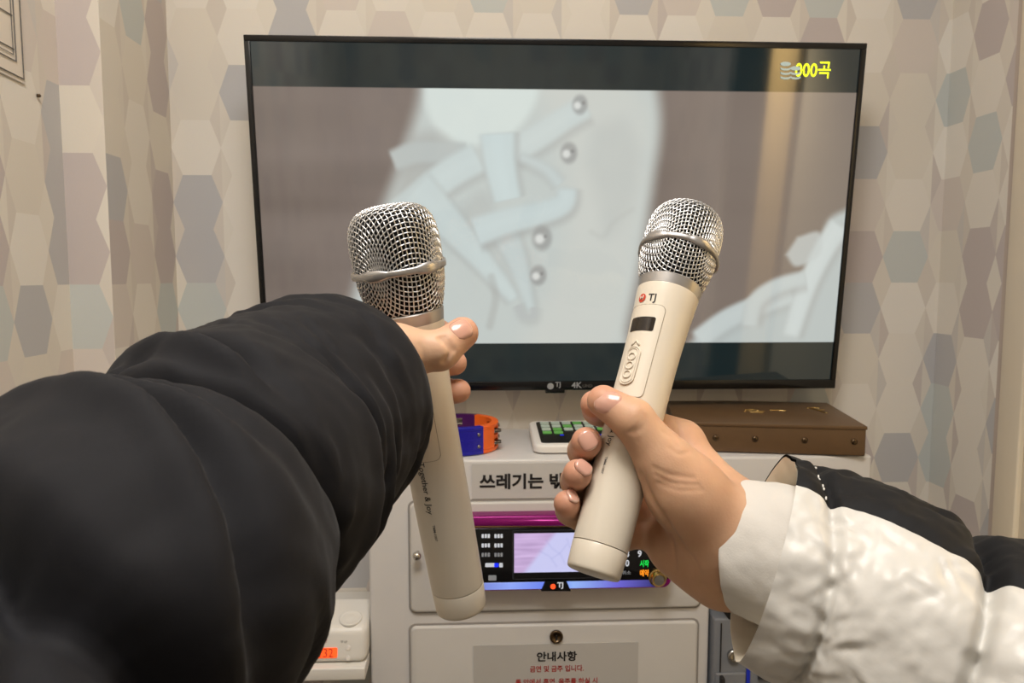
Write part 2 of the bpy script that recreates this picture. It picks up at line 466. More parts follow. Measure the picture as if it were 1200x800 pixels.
# painted picture
def srgb2lin(a):
    a = np.clip(a, 0, 255)/255.0
    return np.where(a <= 0.04045, a/12.92, ((a+0.055)/1.055)**2.4)
def sstep(e0, e1, x):
    t = np.clip((x-e0)/(e1-e0), 0, 1); return t*t*(3-2*t)
def segdist(px, py, pts):
    best = np.full(px.shape, 1e9); tt = np.zeros(px.shape); acc = 0
    pts = np.asarray(pts, float); L = np.linalg.norm(np.diff(pts, axis=0), axis=1)
    for i in range(len(pts)-1):
        a, b = pts[i], pts[i+1]; ab = b-a
        t = np.clip(((px-a[0])*ab[0]+(py-a[1])*ab[1])/(ab@ab+1e-9), 0, 1)
        d = np.hypot(px-a[0]-t*ab[0], py-a[1]-t*ab[1])
        tt = np.where(d < best, (acc+t*L[i])/L.sum(), tt); best = np.minimum(best, d); acc += L[i]
    return best, tt
def inside(px, py, poly, soft):
    poly = np.asarray(poly, float); n = len(poly); ins = np.zeros(px.shape, bool)
    for i in range(n):
        x1, y1 = poly[i]; x2, y2 = poly[(i+1) % n]
        c = ((y1 > py) != (y2 > py)) & (px < (x2-x1)*(py-y1)/(y2-y1+1e-9)+x1)
        ins ^= c
    d, _ = segdist(px, py, list(poly)+[poly[0]])
    return sstep(-soft, soft, np.where(ins, d, -d))
def spline(pts, n=10):
    pts = [np.asarray(p, float) for p in pts]; out = []
    q = [2*pts[0]-pts[1]]+pts+[2*pts[-1]-pts[-2]]
    for i in range(1, len(q)-2):
        for k in range(n):
            t = k/n; a, b, c, d = q[i-1:i+3]
            out.append(.5*((2*b)+(-a+c)*t+(2*a-5*b+4*c-d)*t*t+(-a+3*b-3*c+d)*t**3))
    out.append(pts[-1]); return np.array(out)

def paint_shoe(px, py):
    """Close-up of a white laced shoe; px, py run 292..1006 and 95..402."""
    nx, ny = px.shape
    col = np.zeros(px.shape+(3,))
    def lay(mask, c):
        nonlocal col
        m = mask[..., None]; col = col*(1-m)+np.array(c, float)*m
    bandn = np.array([noise.noise((0.3, y*0.045, 2.0)) for y in py[0]])[None, :]*np.ones_like(px)
    bl = np.array([[noise.noise((x*.006, y*.02, 5.0)) for y in py[0]] for x in px[:, 0]])
    base = np.array([116, 104, 97.])[None, None, :]+(bandn*6+bl*12)[..., None]
    col = base + (sstep(300, 480, px)*6)[..., None]
    lay(sstep(720, 830, px)*0.75, (130, 117, 107))
    lay(sstep(860, 1000, px)*0.5, (126, 116, 107))
    shoe = spline([(486, 60), (482, 110), (455, 190), (425, 262), (398, 340), (375, 440), (560, 470), (728, 440), (738, 380), (752, 300), (764, 200), (770, 130), (758, 60)], 8)
    lay(inside(px, py, shoe, 13), (196, 203, 199))
    lay(inside(px, py, spline([(600, 60), (690, 60), (755, 120), (752, 240), (722, 420), (640, 440), (600, 420), (640, 330), (660, 230), (640, 130)], 8), 22)*.75, (206, 208, 201))
    lay(inside(px, py, spline([(494, 60), (490, 110), (505, 142), (545, 160), (590, 148), (620, 110), (625, 60)], 8), 7), (214, 223, 218))
    lay(inside(px, py, spline([(470, 150), (500, 145), (520, 165), (505, 190), (470, 215), (452, 220)], 6), 12)*.6, (168, 168, 163))
    lay(inside(px, py, spline([(530, 235), (560, 215), (580, 260), (570, 290), (545, 300), (525, 280)], 6), 10)*.35, (176, 178, 174))
    lay(inside(px, py, spline([(690, 135), (725, 128), (748, 170), (738, 235), (710, 270), (700, 230), (682, 180)], 6), 14)*.35, (182, 186, 182))  # soft grey blob of a head's reflection, painted into the picture
    def lace(pts, w0, w1, c, sh=0.42, soft=5):
        p = spline(pts, 8)
        d, t = segdist(px, py, p); w = w0+(w1-w0)*t; fd = sstep(0, .07, t)*(1-sstep(.95, 1, t))
        d2, _ = segdist(px-3, py-5, p)
        lay((1-sstep(w-3, w+9, d2))*sh*fd, (166, 168, 165))
        lay((1-sstep(w-soft, w+soft, d))*fd, c)
        lay((1-sstep(0, w*.7, np.abs(d-w*.7)))*.10*fd, (184, 192, 190))
    lace([(448, 180), (482, 168), (540, 170)], 12, 12, (186, 192, 189), .25)
    lace([(420, 300), (452, 268), (500, 250)], 14, 12, (190, 196, 192), .3)
    lace([(684, 112), (655, 128), (625, 148), (590, 168)], 13, 15, (205, 214, 211), .4)
    lace([(600, 172), (632, 186), (652, 206)], 5, 7, (198, 207, 205), .35)
    lace([(432, 268), (470, 232), (515, 195), (556, 172)], 17, 17, (203, 214, 212), .4)
    lace([(470, 205), (505, 240), (550, 290), (600, 350)], 24, 7, (202, 213, 211), .5)
    lace([(584, 262), (600, 300), (610, 335), (618, 362)], 16, 5, (199, 209, 207), .45)
    lace([(660, 205), (655, 228), (625, 240), (585, 250), (545, 264)], 11, 17, (202, 214, 213), .5)
    lace([(575, 143), (578, 180), (588, 226)], 20, 16, (204, 217, 216), .55)
    lace([(600, 352), (607, 366), (619, 367), (621, 355)], 4, 3, (186, 190, 188), .3)
    lay((1-sstep(1, 8, segdist(px, py, spline([(568, 318), (573, 345), (566, 380)]))[0]))*.4, (168, 168, 163))
    lay((1-sstep(0, 6, segdist(px, py, spline([(690, 262), (705, 268), (718, 250), (740, 235)]))[0]))*.25, (182, 184, 178))
    for ex, ey, er in ((661, 168, 10), (630, 270, 12), (626, 316, 10), (673, 112, 9)):
        d = np.hypot(px-ex, (py-ey)*.8)
        lay((1-sstep(er*.7, er*1.3, d))*.7, (150, 150, 148)); lay((1-sstep(er*.2, er*.75, np.hypot(px-ex+3, py-ey-1)))*.95, (222, 224, 220))
        lay((1-sstep(1, 3.5, np.hypot(px-ex-4, py-ey+2)))*.6, (128, 128, 126))
    # the second shoe, lower right
    lay(inside(px, py, spline([(1010, 232), (985, 248), (975, 290), (955, 320), (900, 345), (850, 375), (815, 410), (820, 440), (1020, 440)], 6), 7), (186, 194, 192))
    lace([(826, 402), (865, 372), (910, 352), (950, 338)], 13, 12, (198, 206, 204), .3)
    lace([(948, 400), (965, 330), (985, 280), (1003, 250)], 10, 14, (205, 213, 211), .5)
    lace([(895, 385), (900, 350), (925, 330), (965, 318)], 10, 9, (196, 204, 202), .5)
    lay(inside(px, py, spline([(948, 268), (975, 262), (978, 290), (950, 305), (935, 290)], 6), 4)*.8, (196, 203, 201))
    return col

def picture(name, m, nx, ny, place, paint, parent, attr='picture'):
    us = np.linspace(0, 1, nx); vs = np.linspace(0, 1, ny)
    Ug, Vg = np.meshgrid(us, vs, indexing='ij')
    col = paint(Ug, Vg)
    V = [place(a, b) for a in us for b in vs]
    Fc = [[i*ny+j, (i+1)*ny+j, (i+1)*ny+j+1, i*ny+j+1] for i in range(nx-1) for j in range(ny-1)]
    o = obj(name, V, Fc, m, parent, smooth=False)
    at = o.data.color_attributes.new(attr, 'FLOAT_COLOR', 'POINT')
    c = np.ones((nx*ny, 4), dtype=np.float32); c[:, :3] = srgb2lin(col.reshape(-1, 3)) if col.max() > 1.5 else col.reshape(-1, 3)
    at.data.foreach_set('color', c.ravel())
    return o

SX0, SX1, SH0, SH1 = -TW/2+bz, TW/2-bz, 0.0145, TH-bz
V0, V1 = 0.1225, 0.878           # the picture fills the middle of the screen, black bands above and below
def paint_screen(U, V):
    # rows are denser than needed: band rows are dark, picture rows carry the film
    px = 292+714*U; py = 402-(V-V0)/(V1-V0)*307
    film = paint_shoe(px, py)
    l = srgb2lin(film)*0.95
    m = (sstep(V0-.0012, V0+.0012, V)*(1-sstep(V1-.0012, V1+.0012, V)))[..., None]
    return l*m + np.array([.006, .014, .016])*(1-m)
M['tv_picture'] = picture_mat('television_picture', 'picture', 1.0)
scr = picture('screen', M['tv_picture'], 380, 300, lambda a, b: tv(SX0+(SX1-SX0)*a, SH0+(SH1-SH0)*b, 0.0), paint_screen, tvo)
def tvtext(s, px, py, w, m, name, bold=0.0, par=scr, d=0.0006, h=None):
    r = ray(px, py); k = ((tb-EYE)@tn)/(r@tn); p = EYE+r*k
    return obj(name, *text_on(s, w, p, X_, up, tn, bold, d, h), m, par, smooth=False)
tvtext('000곡', 931, 91.5, 0.0535, M['yellow_text'], 'song_count', 0.012, h=.0235)
def tvp(px, py, d=0.0008):
    r = ray(px, py); k = ((tb-EYE)@tn)/(r@tn); return EYE+r*k+tn*d
g = G()
for x0, ks in ((920.5, (0, 1, 2, 3)), (932, (1, 2, 3))):
    for k in ks:
        yc = 75+k*5.2
        top = [(x0+6.2*math.cos(a), yc+2.6*math.sin(a)) for a in np.linspace(PI, 0, 9)]
        bot = [(x0+6.2*math.cos(a), yc-(2.6 if k == ks[0] else -1.0)*math.sin(a)*(1 if k == ks[0] else .2)-(0 if k == ks[0] else 0)) for a in np.linspace(0, PI, 9)]
        if k != ks[0]: bot = [(x0+6.2*math.cos(a), yc-2.2+2.4*math.sin(a)) for a in np.linspace(0, PI, 9)]
        ring = [tvp(x, y) for x, y in top+bot[1:-1]]
        g.add(ring, [list(range(len(ring)))[::-1]])
obj('coin_stack_icon', *g, M['grey_caption'], scr, smooth=False)
g = G(); g.add(*lathe([(0, .0052), (.0004, .0052)], tv(-.0075, .0068, .0027), tn, 24))
obj('maker_emblem', *g, M['logo_grey'], bezel, smooth=False)
obj('maker_letters', *text_on('TJ', .0085, tv(0.0, .0035, .0027), X_, up, tn, .02, .0004), M['logo_grey'], bezel, smooth=False)
obj('resolution_letters', *text_on('4K', .0165, tv(0.026, .0035, .0027), X_, up, tn, .02, .0004), M['logo_grey'], bezel, smooth=False)
obj('resolution_letters', *text_on('UHD', .0155, tv(0.0435, .0045, .0027), X_, up, tn, .0, .0004), M['ink_grey'], bezel, smooth=False)
# wall bracket
g = G(); box(-0.02, 0.26, 1.205, YB, 1.18, 1.42, .004, g=g)
for x in (0.02, 0.22): box(x-.012, x+.012, 1.165, 1.21, 1.17, 1.44, .002, g=g)
obj('wall_bracket', *g, M['grey_steel'], tvo, auto=40)

# ------------------------------------------------------------------ white equipment cabinet
ZT = 1.30-0.255; YF = 1.01
CX0, CX1, TX1 = -0.156, 0.328, 0.557
cab = empty('equipment_cabinet', (0.09, YF, 0), 'white steel equipment cabinet with panel doors standing under the television', 'cabinet')
g = G(); box(CX0, CX1, YF, YB-.002, 0.02, ZT, 0.004, g=g)
obj('cabinet_body', *g, M['white_steel'], cab, auto=40)
obj('top_slab', *box(CX1-.006, TX1, YF, YB-.002, ZT-0.165, ZT, 0.004, 3), M['white_steel'], cab, auto=40)
obj('side_panel', *box(TX1-.018, TX1, YF, YB-.002, 0, ZT-.16, .002), M['white_steel'], cab, auto=40)
obj('plinth', *box(CX0+.01, CX1-.01, YF+.015, YB-.01, 0, 0.03), M['dark_gap'], cab, smooth=False)
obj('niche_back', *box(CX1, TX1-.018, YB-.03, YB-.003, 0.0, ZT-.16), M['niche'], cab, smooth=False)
def door(name, x0, x1, z0, z1, prot):
    r = .008
    gap = obj('door_gap', *slab(rrect(x1-x0+.006, z1-z0+.006, r+.002), ((x0+x1)/2, YF-.0006, (z0+z1)/2), X_, Z_, -Y_, .0006), M['door_seam'], cab, smooth=False)
    o = obj(name, *slab(rrect(x1-x0, z1-z0, r), ((x0+x1)/2, YF, (z0+z1)/2), X_, Z_, -Y_, prot, .003), M['white_steel_door'], cab, auto=60)
    return o
up_door = door('upper_door', -0.098, 0.312, 1.30-.471, 1.30-.314, .006)
low_door = door('lower_door', -0.099, 0.310, 1.30-.93, 1.30-.492, .006)
kn = onY(490, 645, YF)
obj('knob', *lathe([(0, .0025), (.008, .0025), (.010, .005), (.014, .0062), (.018, .005), (.0195, .002)], (kn[0], YF-.006, kn[2]), -Y_, 24), M['chrome'], up_door)
lk = onY(652, 746, YF-.008)
lockv = lathe([(0, .0095), (.003, .0095), (.0042, .0085), (.0036, .0062), (.0022, .0058)], (lk[0], YF-.006, lk[2]), -Y_, 32)
lockb = obj('lock', *lockv, M['rivet'], low_door)
obj('key_slot', *box(lk[0]-.0008, lk[0]+.0008, YF-.0096, YF-.0080, lk[2]-.004, lk[2]+.003), M['dark_gap'], lockb, smooth=False)

# paper sign on the cabinet's upper face
s0, s1 = onY(553, 584, YF), onY(553, 543, YF)
sg = empty('paper_sign', (s0[0]+.115, YF-.002, s0[2]), 'pale laminated strip sign with large black letters on cabinet top edge', 'sign')
obj('sign_sheet', *box(s0[0], s0[0]+.186, YF-.0022, YF-.0012, s0[2], s1[2]), M['sign'], sg, smooth=False)
t0 = onY(562, 573.5, YF-.003)
t1 = onY(688, 573, YF-.003)
obj('sign_lettering', *text_on('쓰레기는 밖으로', .163, (t0[0], YF-.0024, t0[2]), X_, Z_, -Y_, .034, .0004, .0222), M['ink'], sg, smooth=False)
# notice sheet on the lower door
n0 = onY(555, 756, YF-.007); n1 = onY(748, 756, YF-.007)
nt_ = empty('notice_sheet', ((n0[0]+n1[0])/2, YF-.007, n0[2]-.26), 'clear laminated notice with black heading and red lines on lower door', 'notice')
obj('notice_paper', *box(n0[0], n1[0], YF-.0074, YF-.0064, n0[2]-.26, n0[2]), M['notice'], nt_, smooth=False)
for s, x0, y0, x1, h, m, bd in (('안내사항', 629, 775, 676, .0145, 'ink', .03), ('금연 및 금주 입니다.', 621, 787.5, 684, .0095, 'ink_red', .02),
                                ('룸 안에서 흡연, 음주를 하실 시', 604, 803, 700, .0095, 'ink_red', .02), ('퇴실 조치 됩니다.', 621, 820, 684, .0095, 'ink_red', .02)):
    a, b = onY(x0, y0, YF-.0076), onY(x1, y0, YF-.0076)
    obj('notice_lettering', *text_on(s, b[0]-a[0], (a[0], YF-.0076, a[2]), X_, Z_, -Y_, bd, .0003, h), M[m], nt_, smooth=False)

# ------------------------------------------------------------------ karaoke machine in the upper door
MY = YF-.030
mx0, mx1 = onY(516, 650, MY)[0], onY(788, 650, MY)[0]
mz0, mz1 = onY(650, 692, MY)[2], onY(650, 604.5, MY)[2]
mc = (mx0+mx1)/2
kar = empty('karaoke_machine', (mc, MY+.01, mz0), 'purple and black karaoke machine with lit keys and small screen in cabinet', 'karaoke machine')
def mp(px, py, d=0.0):
    return onY(px, py, MY-d)
obj('housing', *slab(rrect(mx1-mx0, mz1-mz0, .012), (mc, MY+.024, (mz0+mz1)/2), X_, Z_, -Y_, .022, .003), M['magenta'], kar, auto=50)
zt = mp(600, 616.5)[2]
obj('top_bar', *tube([(mx0+.012, MY+.004, mz1-.0075), (mc, MY-.001, mz1-.0075), (mx1-.012, MY+.004, mz1-.0075)], .0058, 16), M['magenta'], kar)
obj('gold_trim', *tube([(mx0+.006, MY+.003, zt), (mc, MY-.0005, zt), (mx1-.006, MY+.003, zt)], .0018, 10), M['gold'], kar)
fz0, fz1 = mp(600, 683)[2], mp(600, 618.5)[2]
face = obj('front_panel', *slab(rrect(mx1-mx0-.008, fz1-fz0, .006), (mc, MY+.003, (fz0+fz1)/2), X_, Z_, -Y_, .003, .001), M['glossy_black'], kar, auto=50)
bz0, bz1 = mp(600, 690.5)[2], mp(600, 682)[2]
V, Fc = slab(rrect(mx1-mx0-.03, bz1-bz0, .003), (mc-.006, MY+.003, (bz0+bz1)/2), X_, Z_, -Y_, .0036, .001)
obj('light_strip', V, Fc, M['led_strip'], kar, auto=50)
# badge in the middle of the strip
a, b, c, d = mp(634, 692.5, .004), mp(669, 692.5, .004), mp(664, 681, .004), mp(639, 681, .004)
badge = obj('badge', [*(a, b, c, d), *(q+Y_*.006 for q in (a, b, c, d))], [[0, 1, 2, 3], [0, 4, 5, 1], [1, 5, 6, 2], [2, 6, 7, 3], [3, 7, 4, 0]], M['glossy_black'], kar, smooth=False)
p = mp(648, 687, .004); obj('badge_emblem', *lathe([(0, .0036), (.0006, .0036)], p, -Y_, 20), M['led_red'], badge, smooth=False)
p = mp(653, 690, .0045); obj('badge_letters', *text_on('TJ', .0082, p, X_, Z_, -Y_, .03, .0003), M['key_white'], badge, smooth=False)
# little screen
a, b = mp(600.5, 679, .001), mp(704, 620, .001)
scf = obj('screen_frame', *slab(rrect(b[0]-a[0], b[2]-a[2], .002), ((a[0]+b[0])/2, MY, (a[2]+b[2])/2), X_, Z_, -Y_, .0012), M['charcoal'], kar, smooth=False)
a, b = mp(602, 678, .0015), mp(702.5, 621, .0015)
obj('screen_glass', *slab(rrect(b[0]-a[0], b[2]-a[2], .001), ((a[0]+b[0])/2, MY-.0012, (a[2]+b[2])/2), X_, Z_, -Y_, .0003), M['glossy_black'], scf, smooth=False)
a, b = mp(602.5, 671, .002), mp(702, 623.5, .002)
def paint_small(U, V):
    px = U; py = V
    base = np.ones(U.shape+(3,))*np.array([206, 206, 246.])
    n_ = np.array([[noise.noise((x*3, y*16, 1.0)) for y in V[0]] for x in U[:, 0]])
    pink = np.array([204, 176, 220.])+(n_*22)[..., None]
    e = 0.10+0.36*V+0.02
    m = (1-sstep(e-.05, e+.05, U))[..., None]
    col = base*(1-m)+pink*m
    r = (sstep(.0, .25, (U-.86)+(.5-V)*.4))[..., None]
    col = col*(1-r)+np.array([214, 190, 240.])*r
    for pts in ([(.38, .8), (.45, .6), (.55, .45), (.6, .2)], [(.45, .35), (.55, .5), (.62, .7)], [(.3, .55), (.42, .4), (.5, .15)], [(.62, .85), (.66, .62)]):
        d, _ = segdist(U, V*.48, [(x, y*.48) for x, y in pts])
        col -= ((1-sstep(.004, .02, d))*8)[..., None]*np.array([1, .9, .6])
    return col
M['small_picture'] = picture_mat('small_screen_picture', 'picture', 0.95, 0.2, 1.5)
picture('film_image', M['small_picture'], 90, 50, lambda q, w: (a[0]+(b[0]-a[0])*q, MY-.0018, a[2]+(b[2]-a[2])*w), paint_small, scf)
# keys left of the screen: two columns of short lit labels
for r_, yy in enumerate((628, 639, 650)):
    for px0 in (564, 579):
        q = mp(px0, yy, .0008)
        gg = G()
        for k in range(3): gg.add(*slab(rrect(.0031, .0052, .0008, 2), (q[0]+.002+k*.0041, MY, q[2]), X_, Z_, -Y_, .0012))
        obj('key_label', *gg, M['key_dim'] if r_ == 2 else M['key_white'], kar, smooth=False)
q = mp(569, 662, .0008); obj('mode_key', *slab(rrect(.013, .0052, .001, 2), (q[0]+.006, MY, q[2]), X_, Z_, -Y_, .0012), M['key_white'], kar, smooth=False)
q = mp(580, 662, .0008); obj('mode_lamp', *slab(rrect(.006, .0052, .001, 2), (q[0]+.002, MY, q[2]), X_, Z_, -Y_, .0014), M['led_blue'], kar, smooth=False)
q = mp(588, 662, .0008); obj('key_label', *slab(rrect(.005, .0058, .001, 2), (q[0]-.001, MY, q[2]), X_, Z_, -Y_, .0012), M['key_white'], kar, smooth=False)
q = mp(577, 677, .0008); obj('power_label', *slab(rrect(.011, .007, .001, 2), (q[0], MY, q[2]), X_, Z_, -Y_, .0012), M['key_dim'], kar, smooth=False)
for s, px, py, hh, m in (('1', 722, 630, 8.5, 'key_white'), ('2', 735.5, 630, 8.5, 'key_white'), ('3', 750, 630, 8.5, 'key_white'), ('4', 722, 641, 8.5, 'key_white'),
                         ('5', 735.5, 641.5, 8.5, 'key_white'), ('6', 750, 641.5, 8.5, 'key_white'), ('7', 722, 652, 8.5, 'key_white'), ('8', 735, 652.5, 8.5, 'key_white'),
                         ('9', 749.5, 652.5, 8.5, 'key_white'), ('0', 735, 663.5, 8.5, 'key_white'), ('시작', 755, 664, 8.5, 'led_green'), ('예약', 755, 675, 8.5, 'led_orange'), ('취소', 734, 673, 5, 'key_dim')):
    q = mp(px, py, .0008); w = (.0055 if len(s) == 1 else .0125); h = hh/F*.985
    obj('key_digit' if len(s) == 1 else 'key_word', *text_on(s, w if s != '1' else .003, (q[0]-w/2, MY-.0004, q[2]), X_, Z_, -Y_, .03 if len(s) == 1 else .02, .0006, h), M[m], kar, smooth=False)
q = mp(771.5, 678, .006)
dial = obj('dial', *lathe([(0, .0125), (.004, .0125), (.005, .0105), (.011, .0100), (.0125, .0088), (.0118, .0070)], (q[0], MY+.001, q[2]), -Y_, 40), M['gold'], kar, auto=50)
obj('dial_face', *lathe([(0, .0071), (.0003, .0071)], (q[0], MY-.0112, q[2]), -Y_, 32), M['chrome'], dial, smooth=False)

# ------------------------------------------------------------------ grey cash box in the recess, right of the cabinet
cb = empty('cash_machine', (0.43, 1.0, 0), 'grey steel cash box with round lock under the cabinet top, beside white sleeve', 'cash machine')
gx0, gx1, gz = CX1+.004, TX1-.02, onY(850, 725, 1.0)[2]
obj('box_body', *box(gx0, gx1, 1.0, YB-.035, 0.02, gz, .003), M['grey_steel'], cb, auto=40)
e = onY(845, 760, .998)
obj('door_gap', *box(e[0]-.0008, e[0]+.0008, .9985, 1.001, 0.05, gz-.006), M['dark_gap'], cb, smooth=False)
e = onY(845, 788, .998); obj('cover_panel', *box(gx0+.003, gx0+.046, .995, 1.0, e[2]-.4, e[2], .002), M['grey_steel'], cb, auto=40)
e = onY(847, 797, .99); obj('handle', *box(e[0]-.003, e[0]+.002, .985, .996, e[2]-.03, e[2]+.005, .001), M['dark_gap'], cb, auto=40)
e = onY(862, 771, .99); lo_ = obj('lock', *lathe([(0, .009), (.005, .009), (.0065, .0075), (.0055, .005)], (e[0], 1.0, e[2]), -Y_, 28), M['chrome'], cb)
e0, e1 = onY(876, 760, .997), onY(880, 760, .997)
obj('blue_stripe', *box(e0[0], e1[0], .997, 1.0, e0[2]-.3, e0[2]), M['blue_tape'], cb, smooth=False)
e0, e1 = onY(889, 796, .996), onY(921, 783, .996)
pl = obj('note_label', *box(e0[0], e1[0]+.008, .996, 1.0, e0[2], e1[2]), M['charcoal'], cb, smooth=False)
a = onY(894, 793.5, .9955)
obj('label_digits', *text_on('1000', .034, (a[0]-.003, .9958, a[2]), X_, Z_, -Y_, .02, .0003, .0105), M['sign'], pl, smooth=False)
lt = obj('latch', *box(.345, .37, .985, 1.02, gz+.022, gz+.04, .003), M['dark_gap'], cb, auto=40)
obj('latch_arm', *box(.352, .366, 1.0, 1.05, gz-.002, gz+.024, .002), M['dark_gap'], cb, auto=40)

# ------------------------------------------------------------------ wall shelf and the white device on it, left of the cabinet
zs = onY(400, 783, .97)[2]
sh = obj('wall_shelf', *box(-0.42, CX0-.002, .97, YB-.002, zs-.0175, zs, .002), M['white_plastic'], loc=(-.29, 1.09, zs-.0175), auto=40)
tag(sh, 'narrow white shelf on the wall at the cabinet left side', 'shelf')
dv = empty('timer_device', (-.235, 1.02, zs), 'white rounded desk device with glowing orange display on the narrow shelf', 'device')
# wedge-fronted body, rounded
zd = onY(400, 738, .985)[2]
bm = bmesh.new(); bmesh.ops.create_cube(bm, size=1)
bx0, bx1 = -.305, onY(430, 760, .985)[0]
for v in bm.verts:
    x = bx0 if v.co.x < 0 else bx1
    y = (.98 if v.co.z < 0 else .990) if v.co.y < 0 else 1.058
    z = zs+.001 if v.co.z < 0 else (zd if v.co.y < 0 else zd+.016)
    v.co = (x, y, z)
bmesh.ops.bevel(bm, geom=list(bm.edges), offset=.010, segments=5, profile=.5, affect='EDGES')
bm.verts.index_update()
body = obj('device_body', [tuple(v.co) for v in bm.verts], [[v.index for v in f.verts] for f in bm.faces], M['white_plastic'], dv, auto=60)
bm.free()
fr = np.array([0, .98, zs+.001]); ft = np.array([0, .990, zd]); fu = (ft-fr)/np.linalg.norm(ft-fr); fn = np.cross(X_, fu)
def dvp(px, py, lift):
    r = ray(px, py); k = ((fr-EYE)@fn)/(r@fn); return EYE+r*k+fn*lift
a, b = dvp(345, 771.5, .0), dvp(395.5, 758.5, .0)
lcd_ = obj('orange_display', *slab(rrect(b[0]-a[0], np.linalg.norm((b-a)[1:]), .002, 3), (a+b)/2, X_, fu, fn, .0008), M['lcd_orange'], dv, smooth=False)
a = dvp(368, 770, .001); obj('display_digits', *text_on('1132', .026, a, X_, fu, fn, .0, .0003, .0115), M['logo_red'], lcd_, smooth=False)
a = dvp(374, 752.5, .0004); obj('red_caption', *text_on('시간', .011, a, X_, fu, fn, .02, .0003, .005), M['ink_red'], dv, smooth=False)
a = dvp(399, 753, .0004); obj('grey_caption', *text_on('무선', .009, a, X_, fu, fn, .0, .0003, .003), M['ink_grey'], dv, smooth=False)
for yy in (759, 771):
    a = dvp(408, yy, 0); obj('touch_button', *lathe([(0, .0035), (.0006, .0035), (.0008, .003)], a, fn, 20), M['pad_white'], dv)
tt0 = np.array([0, .990, zd]); tt1 = np.array([0, 1.058, zd+.016]); tu = (tt1-tt0)/np.linalg.norm(tt1-tt0); tnn = np.cross(X_, tu)
r = ray(411, 725); k = ((tt0-EYE)@tnn)/(r@tnn); a = EYE+r*k
obj('round_button', *lathe([(-.002, .016), (.0022, .016), (.003, .015), (.0024, .013), (.0016, .012), (.0032, .006), (.0036, .001)], a, tnn, 40), M['white_plastic'], dv)

# ------------------------------------------------------------------ things on top of the cabinet
# brown leather song book box, turned a little
def zplane(px, py, z):
    r = ray(px, py); return EYE+r*(z-EYE[2])/r[2]
fr_ = zplane(1016, 536.5, ZT); br_ = onY(972, 467, 1.17)
hb = onY(1016, 502, fr_[1])[2]-ZT
ang = math.radians(-10)
ex = np.array([math.cos(ang), math.sin(ang), 0]); ey = np.array([-math.sin(ang), math.cos(ang), 0])
BW, BD = 0.262, 0.195
bc = fr_-ex*BW/2+ey*BD/2+Y_*.004; bc[2] = ZT+.001
sb = empty('songbook_box', bc, 'brown leather songbook case with small rivets on the cabinet top below television', 'songbook case')
def bl(x, y, z): return bc+ex*x+ey*y+Z_*z
V, Fc = box(-BW/2, BW/2, -BD/2, BD/2, 0, hb, .003, 3)
case = obj('case_body', [bl(*p) for p in V], Fc, M['leather'], sb, auto=40)
V, Fc = box(-BW/2-.001, BW/2+.001, -BD/2-.0015, BD/2, hb-.004, hb+.0015, .0015, 2)
lid = obj('lid', [bl(*p) for p in V], Fc, M['leather'], sb, auto=40)
for x in (-.075, -.020, .048, .115):
    obj('rivet', *lathe([(0, .0042), (.001, .0042), (.0022, .0028), (.0024, .001)], bl(x, -BD/2, hb*.5), -ey, 20), M['rivet'], sb)
g = G()
for pts in ([(-.02, -.02), (-.01, -.012), (0, -.018), (.012, -.014)], [(-.016, -.006), (-.004, -.001), (.004, -.008)], [(.022, -.004), (.035, -.002), (.046, -.005)], [(-.012, -.026), (.008, -.026)]):
    g.add(*tube([bl(x, y+.015, hb+.0016) for x, y in spline([(u, w) for u, w in pts], 5)], .0011, 6))
obj('gilt_ornament', *g, M['gold'], lid)
g = G()
for pts in ([(.090, .03), (.098, .005), (.104, -.012)], [(.085, .028), (.096, .034), (.104, .03)], [(.096, .012), (.108, .016)]):
    g.add(*tube([bl(x, y+.01, hb+.0016) for x, y in spline([(u, w) for u, w in pts], 5)], .0011, 6))
obj('gilt_corner_mark', *g, M['gold'], lid)
# charcoal pad beside it
c0 = zplane(770, 512, ZT); c0[2] = ZT+.001
cp = empty('charcoal_remote', c0+np.array([.005, .07, 0]), 'dark charcoal handset lying between the white pad and the brown case', 'remote control')
V, Fc = box(-.022, .022, -.07, .07, 0, .024, .006, 3)
ca = math.radians(16)
def cpm(p): return cp_base+np.array([math.cos(ca)*p[0]-math.sin(ca)*p[1], math.sin(ca)*p[0]+math.cos(ca)*p[1], p[2]])
cp_base = np.array([.262, 1.115, ZT+.001])
cp.location = cp_base
obj('handset_case', [cpm(p) for p in V], Fc, M['charcoal'], cp, auto=40)
g = G()
for i in range(3):
    for j in range(5):
        g.add(*box(-.014+i*.011, -.006+i*.011, -.05+j*.02, -.038+j*.02, .024, .0255, .0006, 1))
obj('key_pad', [cpm(p) for p in g.v], g.f, M['pad_screen'], cp, smooth=False)

# white song remote pad
q0 = zplane(626, 533, ZT); qb = zplane(617, 490, ZT)
PW = 0.150; PDp = 0.128
pc = np.array([q0[0]+PW/2, q0[1]+PDp/2+.002, ZT+.001])
pa = empty('remote_pad', pc, 'white framed remote pad with dark keypad face on the cabinet top', 'remote control')
ptl = math.radians(5)
pu = np.array([0, math.cos(ptl), math.sin(ptl)]); pn = np.array([0, -math.sin(ptl), math.cos(ptl)])
V, Fc = slab(rrect(PW, PDp, .014, 6), pc+Z_*.007, X_, pu, pn, .011, .004)
obj('pad_case', V, Fc, M['pad_white'], pa, auto=60)
obj('pad_feet', *G().add(*box(pc[0]-.06, pc[0]+.06, pc[1]-.055, pc[1]+.055, ZT+.0005, ZT+.012, .003)), M['pad_white'], pa, auto=40)
face_ = obj('pad_face', *slab(rrect(PW-.022, PDp-.022, .006, 5), pc+Z_*.007+pn*.0105, X_, pu, pn, .0012), M['pad_screen'], pa, smooth=False)
